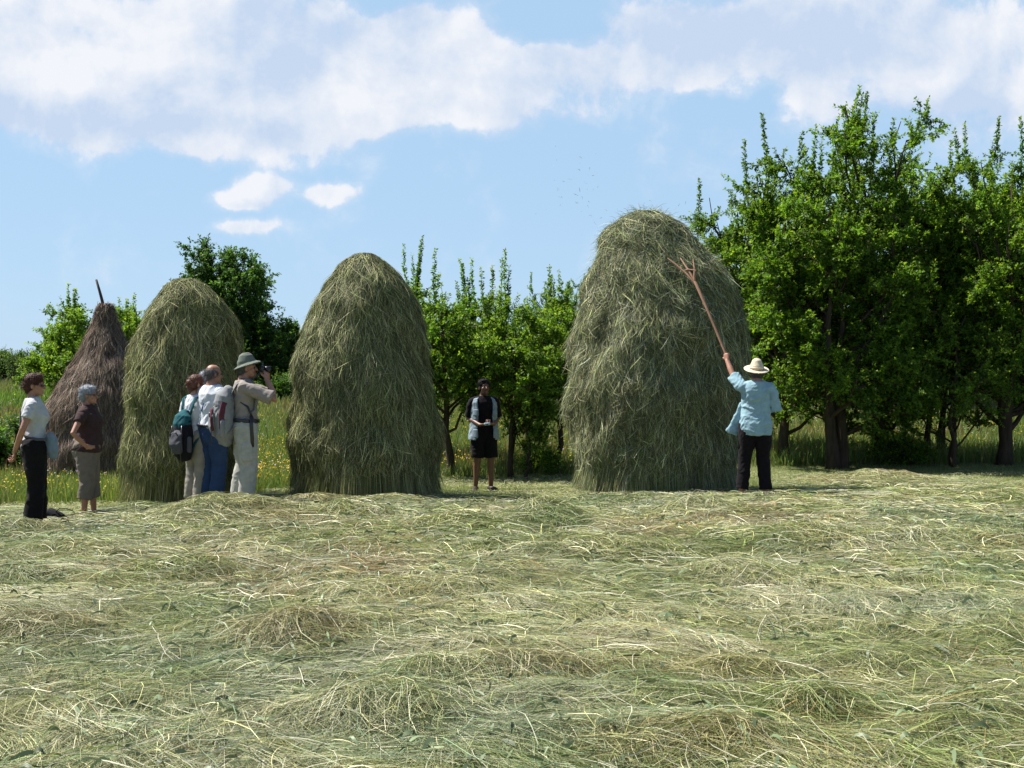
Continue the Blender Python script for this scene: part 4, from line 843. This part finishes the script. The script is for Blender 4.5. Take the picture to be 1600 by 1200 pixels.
# --- woman C with the dark rucksack
C_ = Person('auburn-haired woman in a white top wearing the black and teal rucksack', 305, 14.6, 140, 1.66, True, head=(-10, 6, 0), skin=SKIN,
            arms={1: dict(e=(.24, .05, 1.12), w=(.26, -.02, .86)), -1: dict(e=(-.22, -.05, 1.14), w=(-.08, -.24, 1.1))})
C_.shirt(C_white, hem=.88, sleeve=.6); C_.pants(C_stone, inf=.012, end=.97, hemr=.012); C_.shoes(SHOEG)
C_.hair(H_aub, [((0, .022, .052), (.088, .096, .085)), ((0, .060, -.005), (.080, .066, .078)), ((0, .115, .02), (.038, .036, .036)), ((0, .07, -.055), (.05, .035, .035))])
def rucksack(P, yaw, label, mb_body, mb_lid, mb_pocket, mb_strap, zc, yb, h=.50, w_=.16, dp=.10, tilt=0.0, xo=0.0, belt=False, band=None):
    S = P.S; b = empty('rucksack', P.root.location, R(yaw)); tag(b, label, 'rucksack', 'rucksacks worn by the hikers'); b.scale = (S,)*3
    M = rotm(0, 0, tilt); o_ = V3(xo, yb, zc); X = lambda *p: o_+M@V3(*p)
    sd_ = M@V3(1, 0, 0)
    q_ = MB(); chain(q_, [X(0, .02, -h*.5), X(0, .03, -h*.38), X(0, .03, 0), X(0, .02, h*.33), X(0, .0, h*.46)], [(w_*.8, dp*.75), (w_, dp), (w_*.98, dp), (w_*.85, dp*.8), (w_*.5, dp*.4)], side=sd_, ns=24); solid('pack_body', q_, mb_body, b, .009, 3, ((.008, 9, (1, 1, 1)), (.003, 30, (1, 1, 1))))
    q_ = MB(); chain(q_, [X(0, dp+.02, -h*.40), X(0, dp+.045, -h*.22), X(0, dp+.03, .0), X(0, dp, h*.08)], [(w_*.6, .03), (w_*.75, .045), (w_*.7, .04), (w_*.4, .02)], side=sd_, ns=20); pk = solid('front_pocket', q_, mb_pocket, b, .008, 3, ((.005, 12, (1, 1, 1)),))
    q_ = MB(); ribbon(q_, [X(-w_*.5, dp+.07, -.02), X(-w_*.35, dp+.07, .025), X(0, dp+.062, .045), X(w_*.35, dp+.07, .025), X(w_*.5, dp+.07, -.02)], .006, (0, 1, 0), .004); q_.build('zip', [P_blk], pk, True)
    q_ = MB(); chain(q_, [X(0, .03, h*.22), X(0, .015, h*.40), X(0, -.01, h*.49)], [(w_*.93, dp*.98), (w_*.85, dp*.85), (w_*.5, dp*.5)], side=sd_, ns=20); solid('lid', q_, mb_lid, b, .008, 2, ((.004, 15, (1, 1, 1)),))
    for k in (-1, 1):
        q_ = MB(); ribbon(q_, [X(k*w_*.5, -.02, h*.36), (k*.12, .10, 1.42), (k*.135, .0, 1.468), (k*.135, -.10, 1.41), (k*.135, -.135, 1.28), (k*.16, -.10, 1.12), (k*.18, .02, 1.03), X(k*w_*.85, .0, -h*.36)], .026, (1, 0, .15), .007); q_.build('shoulder_strap', [mb_strap], b, True)
        q_ = MB(); chain(q_, [X(k*w_*.92, .05, -h*.38), X(k*w_*1.0, .05, -h*.1)], [(.03, .04), (.028, .035)], side=(0, 1, 0)); q_.build('side_pocket', [mb_pocket], b, True)
        q_ = MB(); ribbon(q_, [X(k*w_*.6, dp+.02, h*.2), X(k*w_*.72, dp+.03, 0), X(k*w_*.66, dp+.05, -h*.3), X(k*w_*.64, dp+.05, -h*.62)], .008, (1, 0, 0), .003); q_.build('compression_strap', [P_blk], b, True)
    q_ = MB(); chain(q_, [X(-.03, -.01, h*.47), X(-.02, .0, h*.56), X(.02, .0, h*.56), X(.03, -.01, h*.47)], [.007]*4, ns=6); q_.build('grab_loop', [P_blk], b, True)
    if band:
        for k in (-1, 1):
            q_ = MB(); ribbon(q_, [X(k*w_*.55, .0, h*.44), X(k*w_*.88, .03, h*.28), X(k*w_*1.0, .06, .02), X(k*w_*1.02, .05, -h*.25)], .034, (0, 1, .2), .008); q_.build('side_band', [band], b, True)
        q_ = MB(); ribbon(q_, [X(-w_*.8, dp+.035, -h*.30), X(-w_*.72, dp+.05, -.05), X(-w_*.4, dp+.05, h*.10), X(w_*.4, dp+.05, h*.10), X(w_*.72, dp+.05, -.05), X(w_*.8, dp+.035, -h*.30)], .016, (0, 1, 0), .012); q_.build('trim', [band], b, True)
    if belt:
        q_ = MB(); an = np.linspace(-.5*np.pi, 1.5*np.pi, 17); T_ = P; ribbon(q_, [(.215*math.cos(a), .01+.165*math.sin(a), 1.0+.01*math.sin(a)) for a in an], .022, (0, 0, 1), .004); q_.build('hip_belt', [P_blk], b, True)
        q_ = MB(); ribbon(q_, [(-.215, -.06, 1.06), (-.222, -.06, .95), (-.222, -.07, .80), (-.21, -.07, .70)], .020, (0, 1, 0), .004); q_.build('webbing', [P_blk], b, True)
        q_ = MB(); ribbon(q_, [(-.17, .06, 1.22), (-.19, -.02, 1.16), (-.19, -.08, 1.02)], .012, (0, 1, 0), .004); q_.build('webbing', [P_blk], b, True)
    return b
rucksack(C_, 142, 'black rucksack with teal trim hanging low on the auburn-haired woman', N_black, N_teal, N_dgrey, N_teal, .96, .17, .56, .165, .10, tilt=.05)
# --- man D, hidden behind
D_ = Person('man of whom only grey hair shows, behind the balding man in the white T-shirt', 322, 15.3, 125, 1.76, False, skin=SKIN)
D_.shirt(C_beige); D_.pants(C_stone); D_.shoes(SHOEG); D_.hair(H_grey, HAIR_SHORT)
# --- man E: white T-shirt and jeans
E_ = Person('balding man in a white T-shirt and blue jeans with a blue sling strap', 333, 14.5, 140, 1.77, False, fat=1.12, belly=.04, head=(-14, 6, 0), lean=(0, .02), skin=SKIN2,
            arms={-1: dict(e=(-.26, -.02, 1.12), w=(-.10, -.26, 1.08)), 1: dict(e=(.27, .0, 1.12), w=(.10, -.26, 1.05))})
E_.shirt(C_white, hem=.93, inf=.022, sleeve=.75, flare=.01); E_.pants(C_denim, inf=.02, end=.98, hemr=.02, waist=1.0); E_.shoes(SHOEG)
E_.hair(H_dkgrey, [((0, .062, .010), (.082, .052, .062)), ((-.062, .015, .01), (.020, .042, .042)), ((.062, .015, .01), (.020, .042, .042)), ((0, .06, -.045), (.055, .038, .04))], wr=((.003, 40, (1, 1, .5)),))
E_.raw('sling_strap', lambda q_: ribbon(q_, [(-.10, -.09, 1.40), (-.085, .02, 1.475), (-.06, .115, 1.40), (-.03, .15, 1.28), (.02, .158, 1.15)], .014, (1, 0, 0), .004), N_strap)
E_.raw('belt', lambda q_: ribbon(q_, [(.218*math.cos(a), .01+.17*math.sin(a), .975) for a in np.linspace(0, 2*np.pi, 21)], .018, (0, 0, 1), .005), P_blk)
# --- man F: photographer
FY = 103
F_P = Person('man in a grey sun hat, beige T-shirt and khaki trousers photographing the haystack', 384, 13.95, FY, 1.80, False, head=(-6, -2, 0), lean=(0, .03), skin=SKIN2, headoff=(0, -.02, 0),
             arms={-1: dict(e=(-.25, -.34, 1.24), w=(-.085, -.235, 1.47), hd=(.35, .05, .9), hn=(.7, .6, 0), ts=1, curl=(.6, .7, .4)), 1: dict(e=(.22, -.34, 1.26), w=(.07, -.25, 1.46), hd=(-.3, .05, .9), hn=(-.7, .6, 0), ts=-1, curl=(.6, .7, .4))},
             legs={-1: dict(k=(-.10, -.03, .49), a=(-.10, .0, .085)), 1: dict(k=(.10, .03, .49), a=(.10, .10, .085))})
F_P.shirt(C_beige, hem=.93, inf=.022, sleeve=.85, loose=.02); F_P.pants(C_khaki, inf=.028, end=.98, hemr=.02)
F_P.part('cargo_pocket', lambda q_: chain(q_, [(-.205, -.01, .74), (-.205, -.01, .56)], [(.065, .018), (.07, .022)], side=(0, 1, 0)), C_khaki, .007, 2, ((.003, 20, (1, 1, 1)),))
F_P.shoes(SHOEG, h=.05); F_P.hair(H_dkgrey, [((0, .045, .015), (.080, .062, .065)), ((0, .055, -.035), (.06, .045, .045))])
def buckethat(q_):
    H = lambda *p: F_P.hc+F_P.hM@V3(*p)
    chain(q_, [H(0, .01, .045), H(0, .012, .080), H(0, .014, .100)], [(.094, .108), (.092, .104), (.084, .094)], side=F_P.hM@V3(1, 0, 0), ns=26, caps=(0, 1))
    chain(q_, [H(0, .0, .028), H(0, .008, .058)], [(.150, .170), (.096, .110)], side=F_P.hM@V3(1, 0, 0), ns=26, caps=(0, 0))
hat = F_P.part('sun_hat', buckethat, C_olive, .007, 2, ((.005, 14, (1, 1, 1)),))
rucksack(F_P, FY, 'pale grey and maroon rucksack sagging off the back of the man with the camera', N_grey, N_grey, N_grey, N_grey, 1.07, .21, .56, .165, .125, tilt=-.12, xo=-.02, belt=True, band=N_maroon)
def camera_prop():
    b = empty('camera', F_P.root.location, R(FY)); b.scale = (F_P.S,)*3; tag(b, 'black camera held to the eye of the man in the sun hat', 'camera')
    q_ = MB(); chain(q_, [(-.06, -.185, 1.595), (.06, -.185, 1.595)], [(.026, .042)]*2, side=(0, 1, 0), ns=12); chain(q_, [(0, -.185, 1.63), (0, -.185, 1.645)], [(.03, .02)]*2, side=(1, 0, 0)); q_.build('camera_body', [P_blk], b, True)
    q_ = MB(); chain(q_, [(0, -.20, 1.59), (0, -.285, 1.59)], [.033, .036], caps=(0, 0), ns=18); q_.build('lens', [P_blk], b, True)
    q_ = MB(); ribbon(q_, [(-.065, -.185, 1.59), (-.07, -.14, 1.52), (-.08, -.06, 1.46), (-.07, .05, 1.475), (0, .085, 1.485), (.07, .05, 1.475), (.08, -.06, 1.46), (.07, -.14, 1.52), (.065, -.185, 1.59)], .010, (0, 0, 1), .003); q_.build('neck_strap', [P_blk], b, True)
camera_prop()
# --- man G: open vest, shorts
G_P = Person('dark-haired man in an open grey-blue vest and black shorts standing between two haystacks', 756, 17.6, 12, 1.70, False, head=(10, -8, 0), skin=SKIN3, fat=.93,
             arms={-1: dict(e=(-.235, .07, 1.13), w=(-.095, -.19, 1.035), hd=(.9, -.45, .05), hn=(.1, .3, .9), ts=-1, curl=(.5, .6, .4), sleeve=.9), 1: dict(e=(.235, .07, 1.13), w=(.125, -.19, 1.04), hd=(-.9, -.45, .1), hn=(-.1, .3, .9), ts=1, curl=(.6, .7, .4), sleeve=.9)},
             legs={-1: dict(k=(-.105, -.015, .49), a=(-.125, .03, .085), t=(-.35, -1, 0)), 1: dict(k=(.105, -.02, .49), a=(.115, .02, .085), t=(.35, -1, 0))})
G_P.shirt(C_dark, hem=.90, sleeve=.9, inf=.010, loose=.003); G_P.pants(C_black, end=.46, inf=.008, name='shorts', waist=.97, hemr=.010); G_P.shoes(LEA, 'sandal')
G_P.hair(H_black, [((0, .022, .055), (.087, .094, .084)), ((0, .055, .0), (.076, .064, .075)), ((0, -.03, .098), (.062, .045, .028))]); G_P.hair(H_black, [((-.013, -.088, -.048), (.016, .010, .007)), ((.013, -.088, -.048), (.016, .010, .007))], 'moustache', ())
def vest(q_):
    zs = [.80, .90, 1.02, 1.15, 1.28, 1.37, 1.42, 1.455]; rx = [.245, .232, .215, .205, .208, .205, .178, .12]; ry = [.185, .175, .16, .155, .160, .145, .112, .085]; gap = [.70, .66, .62, .60, .62, .66, .72, .80]
    n = 40; rings = []
    for z, a_, b_, g_ in zip(zs, rx, ry, gap):
        t = np.linspace(-np.pi/2+g_, 1.5*np.pi-g_, n); rings.append((z, np.stack([a_*np.cos(t), .005+b_*np.sin(t), z+.0*t], -1), np.stack([(a_-.012)*np.cos(t), .005+(b_-.012)*np.sin(t), z+0*t], -1)))
    K = len(rings); V = np.concatenate([np.concatenate([r[1] for r in rings]), np.concatenate([r[2] for r in rings])]); i = np.arange(K-1)[:, None]*n; j = np.arange(n-1)[None]; o_ = K*n
    F1 = np.stack([i+j, i+j+1, i+n+j+1, i+n+j], -1).reshape(-1, 4); F2 = F1[:, ::-1]+o_; fs = [F1, F2]
    e = np.arange(K-1)*n; fs.append(np.stack([e, e+n, e+n+o_, e+o_], -1)); e = e+n-1; fs.append(np.stack([e, e+o_, e+n+o_, e+n], -1))
    e = np.arange(n-1); fs.append(np.stack([e, e+o_, e+1+o_, e+1], -1)); e = e+(K-1)*n; fs.append(np.stack([e, e+1, e+1+o_, e+o_], -1)); q_.add(V, fs)
ob = G_P.part('vest', vest, C_vest, .005, 2, ((.005, 11, (1, 1, .6)), (.003, 26, (1, 1, 1))))
for a_, z_ in ((-2.35, .90), (-.80, .90), (-2.3, 1.22), (-.84, 1.22)):
    c = V3(.225*math.cos(a_), .005+.178*math.sin(a_), z_); sd_ = V3(-math.sin(a_), math.cos(a_), 0)
    G_P.part('vest_pocket', lambda q_: chain(q_, [c+V3(0, 0, .055 if z_ < 1 else .04), c-V3(0, 0, .06 if z_ < 1 else .04)], [(.05, .012), (.055, .018)], side=sd_), C_vest, .006, 2)
b = empty('handheld_gadget', G_P.root.location, R(12)); tag(b, 'small pale blue gadget held between the hands of the man in the vest', 'gadget')
q = MB(); chain(q, [(-.035, -.262, 1.035), (.04, -.262, 1.04)], [(.020, .012)]*2, side=(0, 0, 1), ns=12); q.build('case', [PALEB], b, True)
q = MB(); chain(q, [(.0, -.274, 1.038), (.0, -.284, 1.038)], [.012, .011], ns=12); q.build('button', [P_blk], b, True)
# --- man H: the farmer with the fork
HYAW = 176
H_P = Person('man in a cream straw hat, pale blue shirt and black trousers reaching up the haystack', 1181, 14.75, HYAW, 1.74, False, head=(8, -8, 0), lean=(-.01, .02), skin=SKIN2, fat=1.0, headoff=(0, -.01, -.02),
             arms={1: dict(e=(.275, -.13, 1.555), w=(.335, -.24, 1.735), hd=(.12, -.25, .95), hn=(-.55, -.75, 0), ts=1, curl=(1.2, 1.3, .8), thumb=.8, sleeve=.88), -1: dict(e=(-.25, -.02, 1.12), w=(-.05, -.25, 1.16), hd=(.75, -.3, .35), hn=(.2, -.3, .9), ts=-1, curl=(1.1, 1.2, .8), thumb=.8, sleeve=1.25)},
             legs={1: dict(k=(.13, -.02, .49), a=(.175, .02, .085), t=(.35, -1, 0)), -1: dict(k=(-.10, -.03, .49), a=(-.125, .03, .085), t=(-.3, -1, 0))})
def flap(q_):
    chain(q_, [(.16, -.06, 1.18), (.195, -.07, 1.04), (.25, -.06, .90), (.295, -.05, .81)], [(.03, .010), (.05, .010), (.065, .010), (.075, .010)], side=(1, .1, 0), caps=(1, 0))
H_P.shirt(C_blue, hem=.80, inf=.016, loose=.014, flare=.022, extra=flap, wr=((.013, 7, (1, 1, 1.3)), (.008, 15, (1, 1, 1.4)), (.003, 36, (1, 1, 1)))); H_P.pants(C_dark, inf=.013, end=.97, hemr=.02, waist=.93); H_P.shoes(LEA)
H_P.hair(H_dkgrey, [((0, .045, .01), (.080, .062, .062)), ((0, .058, -.035), (.062, .042, .042))])
HH_ = lambda *p: H_P.hc+H_P.hM@V3(*p)
def strawhat(q_):
    sd_ = H_P.hM@V3(1, 0, 0)
    chain(q_, [HH_(0, .01, .045), HH_(0, .012, .09), HH_(0, .010, .118)], [(.088, .102), (.084, .097), (.070, .080)], side=sd_, ns=26, caps=(0, 1))
    chain(q_, [HH_(0, .008, .040), HH_(0, .01, .052)], [(.165, .180), (.150, .166)], side=sd_, ns=30, caps=(0, 0))
hat = H_P.part('straw_hat', strawhat, STRAW, .006, 2)
q = MB(); chain(q, [HH_(0, .01, .058), HH_(0, .0105, .082)], [(.093, .107), (.091, .105)], side=H_P.hM@V3(1, 0, 0), ns=28, caps=(0, 0)); hb = q.build('hat_band', [BAND], hat, True); hb.scale = (H_P.S,)*3
# fork
fk = empty('hay_fork', H_P.root.location, 0); tag(fk, 'long wooden pitchfork with spreading tines raised against the largest haystack', 'fork')
loc = np.array(H_P.root.location)
Rz = rotm(R(HYAW)); hl = Rz@V3(.335, -.315, 1.80)*H_P.S; hr = Rz@V3(.03, -.33, 1.235)*H_P.S
def fp(px, py, d): return V3(PX(px, d), d, PZ(py, d))-loc
n_ = fp(1086, 441, 15.42); dr_ = nrm(n_-hl)
q = MB(); chain(q, [hl+(hl-n_)*.62+V3(.0, -.06, 0), hl+(hl-n_)*.3+V3(.0, -.02, 0), hl, (hl+n_)/2+V3(.006, 0, .004), n_], [.017, .0175, .018, .019, .022], ns=10); q.build('handle', [M_wood], fk, True)
for pts in ([n_, fp(1077, 425, 15.50), fp(1063, 404, 15.66)], [n_+V3(0, 0, -.02), fp(1084.5, 432, 15.42), fp(1085, 420, 15.45), fp(1082.5, 406, 15.50)], [n_-dr_*.05, fp(1072, 428, 15.52), fp(1057, 415, 15.6), fp(1043, 404, 15.66)]):
    q = MB(); chain(q, pts, [.017]+[.0145]*(len(pts)-2)+[.008], ns=8); q.build('tine', [M_wood], fk, True)
q = MB(); chain(q, [fp(1066, 424, 15.56), fp(1075, 421, 15.50), fp(1087, 423, 15.42)], [.008]*3, ns=8); q.build('crossbar', [M_wood], fk, True)
# bag lying on the grass by woman A
x0, y0 = PX(82, 13.2), 13.2; b = empty('daypack', (x0, y0, float(G(x0, y0)))); tag(b, 'black bag with loose straps lying on the mown grass beside the woman in black trousers', 'bag')
q = MB(); chain(q, [(-.16, 0, .07), (-.05, 0, .085), (.06, .02, .06)], [(.11, .07), (.13, .085), (.09, .05)], side=(0, 1, 0)); solid('bag_body', q, N_black, b, .009, 3, ((.012, 9, (1, 1, 1)),))
for pts in ([(0, 0, .10), (.08, -.02, .17), (.16, 0, .16), (.22, .03, .13), (.24, .03, .10), (.13, .0, .08)], [(-.02, -.06, .1), (.1, -.06, .13), (.2, -.05, .06), (.12, -.07, .03)]):
    q = MB(); ribbon(q, pts, .013, (0, 1, 0), .004); q.build('strap', [N_black], b, True)
